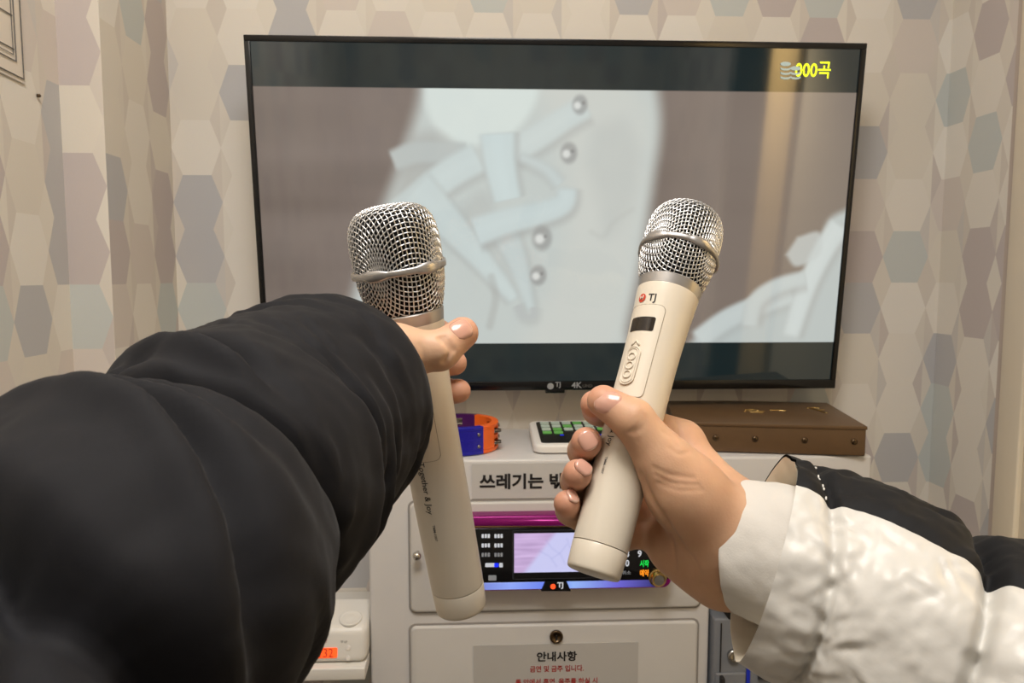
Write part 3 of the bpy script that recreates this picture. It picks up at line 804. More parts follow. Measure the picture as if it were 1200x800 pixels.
for r_ in range(4):
    for c_ in range(7):
        q = pc+Z_*.007+pn*.0117+X_*(-.051+c_*.017)+pu*(.044-r_*.0165)
        if (r_ == 3 and c_ in (2, 5)): continue
        w = .0135
        obj('key', *slab(rrect(w, .0115, .0015, 2), q, X_, pu, pn, .0012), M['key_green'] if (c_ + r_) % 4 == 3 or r_ == 3 else M['key_pale'], pa, smooth=False)
q = pc+Z_*.007+pn*.0118+pu*(-.018)
g = G()
for x in (-.03, -.01, .012, .03): g.add(*slab(rrect(.006, .002, .0006, 2), q+X_*x, X_, pu, pn, .0004))
obj('pad_lamp', *g, M['led_blue'], pa, smooth=False)

# tambourine: a ring of four coloured plastic sections with paired jingles
tc_ = onY(541, 505, 1.075); tc_[2] = ZT
ta = empty('tambourine', (tc_[0], tc_[1], ZT), 'plastic tambourine in orange, blue and purple sections on cabinet top beside microphone', 'tambourine')
TR, TT, THh = 0.058, .010, .040
tcc = np.array([onY(585, 500, 1.07)[0]-TR-.001, 1.085, ZT+.001])
ta.location = tcc
def ringsec(a0, a1, z0, z1, r0=TR-TT, r1=TR, n=18):
    V, Fc = [], []
    for i in range(n+1):
        a = math.radians(a0+(a1-a0)*i/n)
        for r, z in ((r0, z0), (r1-.001, z0), (r1, z0+.001), (r1, z1-.001), (r1-.001, z1), (r0, z1)):
            V.append(tcc+np.array([r*math.cos(a), r*math.sin(a), z]))
    m_ = 6
    for i in range(n):
        for j in range(m_):
            k = (j+1) % m_; Fc.append([i*m_+j, (i+1)*m_+j, (i+1)*m_+k, i*m_+k])
    Fc.append(list(range(m_))[::-1]); Fc.append(list(range(n*m_, n*m_+m_)))
    return V, Fc
def secmesh(a0, a1, slots):
    g = G()
    g.add(*ringsec(a0, a1, 0, .006)); g.add(*ringsec(a0, a1, THh-.006, THh))
    g.add(*ringsec(a0, a1, THh/2-.003, THh/2+.003))
    cuts = [a0]
    for s in slots: cuts += [s-9, s+9]
    cuts.append(a1)
    for i in range(0, len(cuts), 2): g.add(*ringsec(cuts[i], cuts[i+1], .005, THh-.005, n=8))
    return g
secs = [('purple_section', 62, 172, (95, 130), 'purple'), ('orange_section', -52, 62, (-18, 22), 'orange'), ('blue_section', -165, -52, (), 'blue'), ('orange_section', 172, 195, (), 'orange')]
for nm, a0, a1, sl, m in secs:
    so = obj(nm, *secmesh(a0, a1, sl), M[m], ta, auto=40)
    if nm == 'blue_section':
        for zz in (.012, .029):
            a = math.radians(-60); d = np.array([math.cos(a), math.sin(a), 0])
            obj('screw', *lathe([(0, .0024), (.0012, .0022), (.0016, .001)], tcc+d*TR+Z_*zz, d, 14), M['jingle'], so)
    for s in sl:
        a = math.radians(s); d = np.array([math.cos(a), math.sin(a), 0])
        for zz in (.0115, .0285):
            c = tcc+d*(TR-.003)+Z_*zz
            g = G()
            for k in (-1, 1): g.add(*lathe([(k*.0008, .002), (k*.0016, .0055), (k*.0010, .0098), (k*.0016, .0098), (k*.0022, .0055), (k*.0016, .002)], c, Z_, 20))
            obj('jingle', *g, M['jingle'], so)

# ------------------------------------------------------------------ microphones
ML = 0.242
HEAD = [(0, 0), (0.2, 7), (1.2, 13), (3.2, 17.6), (6.5, 20.9), (11, 23.0), (17, 24.1), (24, 24.4), (30, 24.2), (35, 24.0), (40, 23.8)]
CUP = [(60, 0), (60, 12), (59.7, 17), (58.4, 19.6), (55, 20.7), (50, 22.0), (44, 23.3), (38, 24.0), (32, 24.3)]
class Prof:
    """A surface of revolution about the microphone's axis, read by arc length from its pole."""
    def __init__(s, pts):
        p = spline([(a*1e-3, b*1e-3) for a, b in pts], 12)
        d = np.r_[0, np.cumsum(np.linalg.norm(np.diff(p, axis=0), axis=1))]
        s.d, s.z, s.r = d, ML-p[:, 0], np.maximum(p[:, 1], 0)
        s.dir = (p[-1]-p[-2])/np.linalg.norm(p[-1]-p[-2])
    def at(s, q, az):
        r = np.interp(q, s.d, s.r); z = np.interp(q, s.d, s.z)
        ex_ = max(0.0, q-s.d[-1]); r = r+s.dir[1]*ex_; z = z-s.dir[0]*ex_
        return np.array([r*math.cos(az), r*math.sin(az), z])
    def normal(s, q, az, out=1):
        e = 2e-4; a, b = s.at(max(q-e, 0), az), s.at(q+e, az)
        t = b-a; t /= np.linalg.norm(t)+1e-12
        w = np.array([-math.sin(az), math.cos(az), 0]); n = np.cross(t, w)
        c = s.at(q, az)-np.array([0, 0, ML-.033])
        return n if n@c > 0 else -n

def woven(prof, pitch, qmin, qmax, rad, amp, turn):
    """Wire cloth pressed over the surface: every cell keeps its sides, so the weave shears away from the two main directions."""
    n = int(qmax/pitch)+4
    node = {}
    for i in range(n):
        node[(i, 0)] = (i*pitch, 0.0); node[(0, i)] = (i*pitch, PI/2)
    for tot in range(2, 2*n):
        for i in range(1, tot):
            j = tot-i
            if i >= n or j >= n or (i-1, j) not in node or (i, j-1) not in node or (i-1, j-1) not in node: continue
            A, B, C = (prof.at(*node[k]) for k in ((i-1, j), (i, j-1), (i-1, j-1)))
            qa, qb, qc = node[(i-1, j)], node[(i, j-1)], node[(i-1, j-1)]
            if max(qa[0], qb[0]) > qmax+pitch: continue
            x = np.array([max(qa[0], qb[0])+pitch*.4, (qa[1]+qb[1])/2]); ok = False
            if qc[0] < 1e-9: x = np.array([pitch*1.414, PI/4])
            for _ in range(25):
                Pn = prof.at(*x); f = np.array([np.linalg.norm(Pn-A)-pitch, np.linalg.norm(Pn-B)-pitch])
                if np.abs(f).max() < 1e-7: ok = True; break
                e1, e2 = 1e-6, 1e-4
                J = np.empty((2, 2))
                for k, e in enumerate((e1, e2)):
                    y = x.copy(); y[k] += e; Pk = prof.at(*y)
                    J[:, k] = (np.array([np.linalg.norm(Pk-A)-pitch, np.linalg.norm(Pk-B)-pitch])-f)/e
                try: dx = np.linalg.solve(J+np.eye(2)*1e-9, -f)
                except Exception: break
                dx[0] = np.clip(dx[0], -.0015, .0015); dx[1] = np.clip(dx[1], -.15, .15); x = x+dx
            if ok and x[0] > qc[0]: node[(i, j)] = tuple(x)
    ch = .38
    for k in list(node):
        q, az = node[k]; qf = pitch*math.hypot(*k); af = math.atan2(k[1], k[0])
        w_ = ch*min(1.0, qf/.012); node[k] = (q*(1-w_)+qf*w_, az*(1-w_)+af*w_)
    full = {}
    for (i, j), (q, az) in node.items():
        for k, (a, b) in enumerate(((i, j), (-j, i), (-i, -j), (j, -i))): full[(a, b)] = (q, az+k*PI/2)
    g = G()
    def run(keys, sgn):
        line, ks = [], []
        def flush():
            if len(line) > 2: g.add(*tube(np.array(line), rad, 6))
            line.clear()
        prev = None
        for k in keys:
            if k in full and qmin <= full[k][0] <= qmax:
                q, az = full[k]; pt = prof.at(q, az+turn)+prof.normal(q, az+turn)*amp*sgn*(1 if (k[0]+k[1]) % 2 else -1)
                if prev is not None and np.linalg.norm(pt-prev) < pitch*1.8: line.append((pt+prev)/2)
                elif prev is not None: flush()
                line.append(pt); prev = pt
            else:
                flush(); prev = None
        flush()
    for j in range(-n, n+1):
        run([(i, j) for i in range(-n, n+1)], 1)
        run([(j, i) for i in range(-n, n+1)], -1)
    return g

hp, cp_ = Prof(HEAD), Prof(CUP)
BODY = [(65.5, 19.45), (66.2, 19.5), (72, 19.1), (80, 18.4), (90, 17.7), (102, 17.1), (118, 16.7), (140, 16.5), (170, 16.4), (200, 16.1), (226.3, 15.8)]
bprof = spline([(a*1e-3, b*1e-3) for a, b in BODY], 6)
def body_r(s): return float(np.interp(s, bprof[:, 0], bprof[:, 1]))
def mw(s, a, h=0.0):           # s from the top, angle from the front, height over the shell
    r = body_r(s)+h
    return np.array([r*math.sin(a), -r*math.cos(a), ML-s])
def wrapflat(V2, s0, r0=None, h=0.0002, turn=0.0):
    """Flat lettering laid round the shell: x runs round it, y up the axis from s0."""
    out = []
    for x, y in V2:
        s = s0-y; out.append(mw(s, turn+x/body_r(s), h))
    return out
def shellpatch(w, h, r, s0, lift, base=0.0, turn=0.0, n=20, rim=0.0):
    """A rounded plate that follows the shell."""
    xs = np.linspace(-w/2, w/2, n+1)
    def half(x):
        q = abs(x)-(w/2-r)
        return h/2 if q <= 0 else h/2-r+math.sqrt(max(r*r-q*q, 0))
    V, Fc = [], []
    ny = 6
    for x in xs:
        hh = max(half(x), 1e-5)
        for k in range(ny+1):
            y = -hh+2*hh*k/ny
            V.append(mw(s0-y, turn+x/body_r(s0), lift))
    m = ny+1
    for i in range(n):
        for k in range(ny): Fc.append([i*m+k, (i+1)*m+k, (i+1)*m+k+1, i*m+k+1])
    ring = [i*m for i in range(n+1)]+[n*m+k for k in range(1, m)]+[i*m+ny for i in range(n-1, -1, -1)]+[k for k in range(ny-1, 0, -1)]
    b0 = len(V)
    for q in ring:
        x = xs[q//m]; hh = max(half(x), 1e-5); y = -hh+2*hh*(q % m)/ny
        V.append(mw(s0-y, turn+x/body_r(s0), base))
    L = len(ring)
    for i in range(L):
        j = (i+1) % L; Fc.append([ring[i], b0+i, b0+j, ring[j]])
    return V, Fc

mic = bpy.data.objects.new('microphone', None); COL.objects.link(mic)
FT = math.radians(-38)         # the shell is turned so that its display faces left of the viewer
Zc = np.array([0, 0, ML])
def lat(prof_mm): return lathe([(ML-a*1e-3, b*1e-3) for a, b in prof_mm], (0, 0, 0), Z_, 72)
obj('grille_top', *woven(hp, .0027, 0, hp.d[np.argmin(abs(hp.z-(ML-.0345)))], .00035, .00031, math.radians(8)-PI/2), M['wire'], mic)
obj('grille_base', *woven(cp_, .0027, .0190, cp_.d[np.argmin(abs(cp_.z-(ML-.0350)))], .00035, .00031, math.radians(8)-PI/2), M['wire'], mic)
fo = [(a, max(b-1.6, 0.01)) for a, b in HEAD if a <= 35]+[(44, 21.7), (50, 20.4), (55, 19.2), (58.6, 18.6)]
fo[0] = (1.6, .01)
for k in range(1, 4): fo[k] = (fo[k][0]+1.3, fo[k][1])
obj('foam_liner', *lat(fo[::-1]), M['foam'], mic)
# band round the grille with flat pads
V, Fc = [], []
nb = 192
sec = [(-1.0, -.9), (-1.0, .9), (-.75, 1.0), (.2, 1.0), (.8, .75), (1.0, .35), (1.0, -.35), (.8, -.75), (.2, -1.0), (-.75, -1.0)]
for i in range(nb):
    a = 2*PI*i/nb
    c6 = max(0.0, math.cos(5*(a-.5)))**.7
    rr = .0249+.0007*c6; hh = .0019+.0012*c6; th = .0011+.0003*c6
    for x, y in sec: V.append(((rr+x*th)*math.sin(a), -(rr+x*th)*math.cos(a), ML-.0352+y*hh))
m_ = len(sec)
for i in range(nb):
    for j in range(m_):
        Fc.append([i*m_+j, i*m_+(j+1) % m_, ((i+1) % nb)*m_+(j+1) % m_, ((i+1) % nb)*m_+j])
obj('band', V, Fc, M['silver'], mic, auto=40)
obj('collar', *lat([(66.0, 18.8), (65.4, 19.55), (64.5, 19.7), (60.2, 20.35), (59.2, 20.5), (58.6, 20.1), (58.4, 19.0)]), M['silver'], mic, auto=35)
bd = [(s*1e3, r*1e3) for s, r in bprof]
shell = obj('body', *lat([(226.4, 15.0), (226.3, 15.6)]+bd[::-1][1:]+[(65.3, 19.0)]), M['mic_white'], mic, auto=40)
obj('end_cap', *lat([(242, .5), (242, 13.6), (241.7, 14.3), (241.0, 14.9), (239.6, 15.2), (227.4, 15.75), (226.9, 15.5), (226.6, 14.6)]), M['mic_white'], mic, auto=35)
# control panel with display and three-button rocker
pan = obj('control_panel', *shellpatch(.0245, .060, .0035, .1115, .00035, turn=FT), M['mic_white'], shell, auto=35)
pl_pts = []
for x, y in rrect(.0245, .060, .0035, 5): pl_pts.append((x, y))
den = []
for (x0, y0), (x1, y1) in zip(pl_pts, pl_pts[1:]+pl_pts[:1]):
    for k in range(6): den.append(mw(.1115-(y0+(y1-y0)*k/6), FT+(x0+(x1-x0)*k/6)/body_r(.1115), .00025))
obj('panel_outline', *tube(den, .00022, 6, True), M['mic_groove'], pan)
obj('display', *shellpatch(.0172, .0092, .0008, .0945, .0006, turn=FT), M['lcd'], pan, auto=35)
obj('rocker', *shellpatch(.0092, .0245, .0044, .1225, .0011, turn=FT), M['mic_white'], pan, auto=35)
g = G()
def on_shell(x, y, s0, h): return mw(s0-y, FT+x/body_r(s0), h)
def loop(w, h, s0, lift, n=28): return [on_shell(w/2*math.cos(t), (h/2-w/2)*np.sign(math.sin(t))+w/2*math.sin(t), s0, lift) for t in np.linspace(0, 2*PI, n, endpoint=False)]
g.add(*tube(loop(.0092, .0245, .1225, .0011), .00045, 6, True)); g.add(*tube(loop(.0072, .0222, .1225, .0013), .00030, 6, True))
for k in (-1, 0, 1): g.add(*tube([on_shell(.0023*math.cos(t), k*.0058+.0023*math.sin(t), .1225, .0014) for t in np.linspace(0, 2*PI, 18, endpoint=False)], .0005, 6, True))
g.add(*tube([on_shell(x, y, .1225, .0006) for x, y in ((-.0028, .0135), (-.0012, .0150), (0, .0166), (.0012, .0150), (.0028, .0135))], .0006, 6))
obj('button_rings', *g, M['mic_white'], pan)
V, Fc = text2d('TJ', 1.0, .018); obj('maker_letters', wrapflat(V*.0066+np.array([.0004, 0]), .0790, turn=FT+math.radians(1)), Fc, M['ink'], shell, smooth=False)
V = [mw(.0767-.0029*math.sin(t), FT+(-.0040+.0029*math.cos(t))/body_r(.077), .0003) for t in np.linspace(0, 2*PI, 28, endpoint=False)]
em = obj('maker_emblem', V, [list(range(28))], M['logo_red'], shell, smooth=False)
g = G()
for pts in ([(-.0052, .0014), (-.0050, -.0010)], [(-.0030, .0016), (-.0032, -.0016)], [(-.0050, -.0002), (-.0032, .0003)]):
    g.add(*tube([mw(.0767-y, FT+x/body_r(.077), .00045) for x, y in pts], .0003, 5))
obj('emblem_strokes', *g, M['mic_white'], shell)
# running text down the shell, read with the head turned right
def down_text(s, length, s0, m, name, off=0.0, bold=0.0):
    V, Fc = text2d(s, 1.0, bold); lo, hi = V.min(0), V.max(0); k = length/(hi[0]-lo[0])
    W = [mw(s0+(x-lo[0])*k, FT+off+((y-.3)*k)/.0165, .0002) for x, y in V]
    return obj(name, W, Fc, M[m], shell, smooth=False)
down_text('Together & Joy', .0315, .1415, 'ink', 'shell_lettering', bold=.004)
down_text('TMM-1007', .0100, .1795, 'ink_grey', 'model_lettering', off=math.radians(2), bold=.01)
# fine parting line along the shell

def frame(T, B, roll=0.0):
    T, B = np.asarray(T), np.asarray(B); A = T-B; A /= np.linalg.norm(A)
    mid = (T+B)/2; Fv = EYE-mid; Fv = Fv-A*(Fv@A); Fv /= np.linalg.norm(Fv); R = np.cross(A, Fv)
    return dict(T=T, A=A, F=Fv, R=R, base=T-A*ML, roll=roll)
def mpt(fr, s, phi, rad):
    a = math.radians(phi); return fr['T']-fr['A']*s+(fr['F']*math.cos(a)+fr['R']*math.sin(a))*rad
FL = frame(pd(454, 240, .399), pd(541, 712, .447))
FR = frame(pd(809, 247, .474), pd(700, 653, .397))
def dup(root, M4):
    r_ = root.copy(); COL.objects.link(r_); r_.matrix_world = M4
    for ch in list(root.children):
        c = ch.copy(); COL.objects.link(c); c.parent = r_
        for s in list(ch.children):
            d = s.copy(); COL.objects.link(d); d.parent = c
            for q in list(s.children):
                e_ = q.copy(); COL.objects.link(e_); e_.parent = d
    return r_
def matrix(fr):
    m4 = Matrix.Identity(4)
    for i, ax in enumerate((fr['R'], -fr['F'], fr['A'])):
        for j in range(3): m4[j][i] = ax[j]
    for j in range(3): m4[j][3] = fr['base'][j]
    return m4
# display and rocker sit two levels down: lift them to the shell so that nothing lies deeper than a sub-part
for o in list(pan.children): o.parent = shell
mr = matrix(FR); mr.translation = Vector(FR['T']-FR['A']*ML*.965)
mic2 = dup(mic, mr @ Matrix.Scale(.965, 4))
mic.matrix_world = matrix(FL) @ Matrix.Rotation(math.radians(10), 4, 'Z')
tag(mic, 'ivory wireless microphone held upright by the hand in the black sleeve', 'microphone', 'handheld wireless microphones')
tag(mic2, 'ivory wireless microphone leaning right, held by the hand in white sleeve', 'microphone', 'handheld wireless microphones')

# ------------------------------------------------------------------ hands: one skin grown round a skeleton
def surface_net(fn, lo, hi, h):
    lo, hi = np.asarray(lo, float), np.asarray(hi, float)
    nn = np.ceil((hi-lo)/h).astype(int)+1
    ax = [lo[k]+h*np.arange(nn[k]) for k in range(3)]
    S = np.empty(nn, dtype=np.float32)
    for i in range(0, nn[0], 16):
        gx, gy, gz = np.meshgrid(ax[0][i:i+16], ax[1], ax[2], indexing='ij')
        S[i:i+16] = fn(np.stack([gx, gy, gz], -1).reshape(-1, 3)).reshape(gx.shape)
    ins = S < 0
    c = [(a, b, d) for a in (0, 1) for b in (0, 1) for d in (0, 1)]
    n1 = nn-1
    sl = lambda o: tuple(slice(o[k], o[k]+n1[k]) for k in range(3))
    cnt = sum(ins[sl(o)].astype(np.int8) for o in c)
    act = (cnt > 0) & (cnt < 8)
    idx = -np.ones(n1, dtype=np.int64); cells = np.argwhere(act); idx[act] = np.arange(len(cells))
    acc = np.zeros((len(cells), 3)); num = np.zeros(len(cells))
    for a in c:
        for k in range(3):
            if a[k]: continue
            b = list(a); b[k] = 1
            ia = cells+np.array(a); ib = cells+np.array(b)
            sa = S[tuple(ia.T)]; sb_ = S[tuple(ib.T)]
            cr_ = (sa < 0) != (sb_ < 0)
            t = np.where(cr_, sa/np.where(cr_, sa-sb_, 1), 0)
            pt = np.array(a, float)[None, :].repeat(len(cells), 0); pt[:, k] += t
            acc[cr_] += pt[cr_]; num[cr_] += 1
    V = lo+(cells+acc/num[:, None])*h
    Fc = []
    for k in range(3):
        u, w = (k+1) % 3, (k+2) % 3
        a = [slice(None)]*3; b = [slice(None)]*3; a[k] = slice(0, nn[k]-1); b[k] = slice(1, nn[k])
        ed = np.argwhere(ins[tuple(a)] != ins[tuple(b)])
        ed = ed[(ed[:, u] > 0) & (ed[:, w] > 0) & (ed[:, u] < n1[u]) & (ed[:, w] < n1[w])]
        eu = np.zeros(3, int); eu[u] = 1; ew = np.zeros(3, int); ew[w] = 1
        q = np.stack([idx[tuple((ed-eu-ew).T)], idx[tuple((ed-ew).T)], idx[tuple(ed.T)], idx[tuple((ed-eu).T)]], 1)
        fl = ins[tuple(ed.T)]
        q[~fl] = q[~fl][:, ::-1]
        Fc.append(q[(q >= 0).all(1)])
    return V, np.concatenate(Fc)

def cap_sdf(p, a, b, ra, rb):
    ab = b-a; t = np.clip(((p-a)@ab)/(ab@ab+1e-12), 0, 1)
    return np.linalg.norm(p-a-t[:, None]*ab, axis=1)-(ra+(rb-ra)*t)
def smin(a, b, k):
    h = np.clip(.5+.5*(b-a)/k, 0, 1); return b+(a-b)*h-k*h*(1-h)
def hand_sdf(palm, fingers, fr, mic_r):
    def fn(p):
        d = None
        for a, b, ra, rb, k in palm:
            q = cap_sdf(p, a, b, ra, rb); d = q if d is None else smin(d, q, k)
        tips = None
        for ch in fingers:
            pts, rs, kb = ch
            f = None
            for i in range(len(pts)-1):
                q = cap_sdf(p, pts[i], pts[i+1], rs[i], rs[i+1]); f = q if f is None else smin(f, q, .0035)
            tips = f if tips is None else smin(tips, f, .0012)
        d = smin(d, tips, .006)
        v = p-fr['T']; s = -(v@fr['A']); ra = np.linalg.norm(v+s[:, None]*fr['A'], axis=1)
        rr = np.interp(s, bprof[:, 0], bprof[:, 1])+.0001
        carve = np.where((s > .0655) & (s < .2275), rr-ra, -1.0)
        return np.maximum(d, carve)
    return fn
def relax(V, Fc, it=3, lam=.5):
    n = len(V); e = np.concatenate([Fc[:, [0, 1]], Fc[:, [1, 2]], Fc[:, [2, 3]], Fc[:, [3, 0]]])
    for _ in range(it):
        s = np.zeros_like(V); c = np.zeros(n)
        for a, b in ((0, 1), (1, 0)):
            np.add.at(s, e[:, a], V[e[:, b]]); np.add.at(c, e[:, a], 1)
        V = V+lam*(s/np.maximum(c, 1)[:, None]-V)
    return V
def vnormals(V, Fc):
    n = np.cross(V[Fc[:, 2]]-V[Fc[:, 0]], V[Fc[:, 3]]-V[Fc[:, 1]]); N = np.zeros_like(V)
    for k in range(4): np.add.at(N, Fc[:, k], n)
    return N/(np.linalg.norm(N, axis=1)[:, None]+1e-12)
def polydist(V, pts):
    d = np.full(len(V), 1e9); pts = np.asarray(pts)
    for a, b in zip(pts[:-1], pts[1:]): d = np.minimum(d, cap_sdf(V, a, b, 0, 0))
    return d
def march(fn, px, py, d0=.28, d1=.6):
    ds = np.linspace(d0, d1, 1600); P_ = EYE+ray(px, py)[None, :]*ds[:, None]; s = fn(P_)
    k = np.argmax(s < 0)
    return P_[k] if s[k] < 0 else None
def grow_hand(name, fn, lo, hi, m, parent, creases=(), flush=(), h=.0011):
    V, Fc = surface_net(fn, lo, hi, h)
    V = relax(V, Fc, 3, .5); N = vnormals(V, Fc)
    dis = np.zeros(len(V))
    for pts, dep, wid in creases: dis -= dep*np.exp(-(polydist(V, pts)/wid)**2)
    V = V+N*dis[:, None]
    o = obj(name, V, Fc, m, parent)
    fl = np.zeros(len(V), dtype=np.float32)
    for c, rad, amt in flush: fl = np.maximum(fl, amt*np.exp(-(np.linalg.norm(V-c, axis=1)/rad)**2))
    at = o.data.attributes.new('flush', 'FLOAT', 'POINT'); at.data.foreach_set('value', fl)
    return o
def nail(fn, px, py, along_px, w, l, parent, name='fingernail', bend=.0085):
    """A curved plate on the skin: along_px is the photo direction towards the finger's tip."""
    c = march(fn, px, py)
    e = 4e-4; gr = np.array([fn((c+k*e)[None])[0]-fn((c-k*e)[None])[0] for k in (X_, Y_, Z_)]); nrm = gr/np.linalg.norm(gr)
    al = cr*along_px[0]-cu*along_px[1]; al = al-nrm*(al@nrm); al /= np.linalg.norm(al); sd = np.cross(nrm, al)
    nu, nv = 12, 14; V = []; 
    for lay in (0.0008, -0.0012):
        for i in range(nu+1):
            for j in range(nv+1):
                u = -1+2*i/nu; v = -1+2*j/nv
                ww = w/2*(1-.22*max(0, -v)**3)*(1-.42*max(0, v)**6); ll = l/2*(1-.14*abs(u)**2.2) if v > 0 else l/2*(1-.30*abs(u)**2.2)
                x = u*ww; y = v*ll
                z = -(x*x)/(2*bend)-(y*y)/(2*.020)+lay*(1 if abs(u) < 1 and abs(v) < 1 else .1 if lay > 0 else 1)
                V.append(c+sd*x+al*y+nrm*z)
    m = nv+1; K = (nu+1)*m; Fc = []; fm = []
    for i in range(nu):
        for j in range(nv):
            q = [i*m+j, (i+1)*m+j, (i+1)*m+j+1, i*m+j+1]; Fc.append(q); fm.append(1 if j >= nv-1 else 0)
            Fc.append([K+t for t in q[::-1]]); fm.append(0)
    rim = [i*m for i in range(nu+1)]+[nu*m+j for j in range(1, m)]+[i*m+nv for i in range(nu-1, -1, -1)]+list(range(nv-1, 0, -1))
    for a, b in zip(rim, rim[1:]+rim[:1]): Fc.append([a, K+a, K+b, b]); fm.append(0)
    return obj(name, V, Fc, None, parent, mats=[M['nail'], M['nail_edge']], fm=fm)

# --- right-hand person: hand reaching in from the right, white sleeve
pr = empty('person', pd(1050, 900, .36), 'person in white padded jacket with black top panel, right hand gripping a microphone', 'person')
R_ = lambda s, phi, rad: mpt(FR, s, phi, rad*1e-3)
W1, W2 = pd(866, 606, .418), pd(852, 662, .424)
palm_r = [
    (pd(905, 640, .405), pd(855, 632, .422), .0285, .0272, .01),
    (pd(866, 606, .420), pd(800, 528, .452), .0160, .0145, .020),
    (pd(852, 640, .432), pd(786, 562, .462), .0170, .0135, .020),
    (pd(846, 660, .432), pd(770, 612, .452), .0180, .0150, .020),
    (pd(848, 668, .420), pd(792, 640, .428), .0190, .0150, .018),
    (pd(846, 626, .406), pd(800, 575, .400), .0220, .0190, .016),
    (pd(806, 575, .402), pd(778, 540, .398), .0180, .0140, .014),
]
fing_r = [
    ([pd(778, 540, .398), pd(742, 492, .397), pd(707, 470, .4045)], [.0142, .0112, .0090], .010),
    ([pd(798, 517, .454), R_(.138, 165, 27.5), R_(.140, -125, 27), R_(.1445, -72, 25.2)], [.0140, .0102, .0090, .0080], .008),
    ([pd(786, 560, .466), R_(.170, 165, 28), R_(.167, -122, 27.5), R_(.1685, -60, 25.2)], [.0120, .0098, .0092, .0086], .008),
    ([pd(776, 590, .464), R_(.190, 165, 27), R_(.1855, -122, 27), R_(.1865, -62, 24.8)], [.0115, .0094, .0087, .0080], .008),
    ([pd(768, 615, .455), R_(.209, 165, 26), R_(.2025, -124, 26), R_(.2025, -78, 24.0)], [.0105, .0086, .0078, .0072], .008),
]
fn_r = hand_sdf(palm_r, fing_r, FR, .0165)
def surf(fn, pts): return [q for q in (march(fn, *p) for p in spline([(float(a), float(b)) for a, b in pts], 6)) if q is not None]
cre = []
for pts, dep, wid in (([(752, 556), (766, 588), (784, 616), (800, 640)], .0013, .0024), ([(766, 548), (785, 556), (812, 560)], .0005, .0014), ([(768, 556), (788, 566), (818, 568)], .0005, .0013),
                      ([(772, 566), (795, 574), (822, 574)], .0004, .0013), ([(785, 525), (796, 532), (806, 530)], .0004, .0014), ([(738, 506), (748, 500), (752, 484)], .0005, .0012), ([(744, 508), (754, 500), (757, 488)], .0005, .0012),
                      ([(776, 505), (786, 512), (792, 522)], .0004, .0018), ([(788, 488), (795, 500), (797, 512)], .0005, .0012), ([(778, 600), (788, 632), (792, 668)], .0006, .0016), ([(800, 640), (816, 660), (822, 684)], .0005, .0018)):
    s = surf(fn_r, pts)
    if len(s) > 2: cre.append((s, dep, wid))
allp = np.array([q for ch in fing_r for q in ch[0]]+[k for a in palm_r for k in a[:2]])
tips = [ch[0][-1] for ch in fing_r]
hr = grow_hand('hand', fn_r, allp.min(0)-.03, allp.max(0)+.03, M['skin_r'], pr, cre, [(t, .012, .75) for t in tips]+[(pd(800, 545, .42), .02, .25)])
nail(fn_r, 712, 470, (-26, -9), .0132, .0165, hr)
nail(fn_r, 689, 515.5, (7, 12), .0100, .0115, hr)
nail(fn_r, 685, 546, (9, 8), .0092, .0105, hr)
nail(fn_r, 672, 580, (-2, 12), .0070, .0090, hr)

# --- left-hand person: hand mostly hidden by its black sleeve
pl_ = empty('person', pd(60, 900, .25), 'person in black padded jacket sleeve, left hand gripping a microphone', 'person')
L_ = lambda s, phi, rad: mpt(FL, s, phi, rad*1e-3)
palm_l = [
    (pd(395, 500, .33), pd(425, 465, .385), .0270, .0265, .01),
    (pd(428, 445, .390), pd(438, 388, .424), .0200, .0130, .018),
    (pd(430, 465, .395), pd(446, 430, .436), .0190, .0130, .018),
    (pd(436, 485, .398), pd(458, 480, .436), .0190, .0130, .018),
    (pd(440, 495, .398), pd(476, 530, .424), .0200, .0140, .018),
    (pd(432, 445, .380), pd(462, 412, .379), .0210, .0135, .018),
]
fing_l = [
    ([pd(460, 411, .380), pd(515, 411, .3835), pd(542, 390, .391)], [.0128, .0100, .0086], .01),
    ([pd(438, 390, .426), L_(.078, -160, 27), L_(.077, 150, 27), L_(.079, 128, 25.5)], [.0120, .0095, .0084, .0074], .008),
    ([pd(446, 430, .436), L_(.098, -165, 27), L_(.096, 150, 26.5), L_(.095, 118, 24.4)], [.0118, .0094, .0085, .0074], .008),
    ([pd(458, 475, .436), L_(.117, -165, 26.5), L_(.114, 150, 26.0), L_(.112, 118, 24.0)], [.0112, .0090, .0082, .0072], .008),
    ([pd(474, 520, .428), L_(.136, -150, 25.5), L_(.132, -178, 25.2), L_(.130, 168, 23.8)], [.0105, .0084, .0074, .0066], .008),
]
fn_l = hand_sdf(palm_l, fing_l, FL, .0165)
cre = []
for pts, dep, wid in (([(516, 396), (524, 404), (528, 414), (522, 424)], .0015, .0016), ([(522, 394), (528, 402), (532, 410)], .0010, .0014), ([(492, 404), (496, 416), (494, 430)], .0006, .0014), ([(478, 398), (486, 412), (488, 428)], .0006, .0016)):
    s = surf(fn_l, pts)
    if len(s) > 2: cre.append((s, dep, wid))
allp = np.array([q for ch in fing_l for q in ch[0]]+[k for a in palm_l for k in a[:2]])
tips = [ch[0][-1] for ch in fing_l]
hl = grow_hand('hand', fn_l, allp.min(0)-.03, allp.max(0)+.03, M['skin_l'], pl_, cre, [(t, .012, .7) for t in tips])
nail(fn_l, 540.5, 384.5, (14, -11), .0115, .0125, hl)

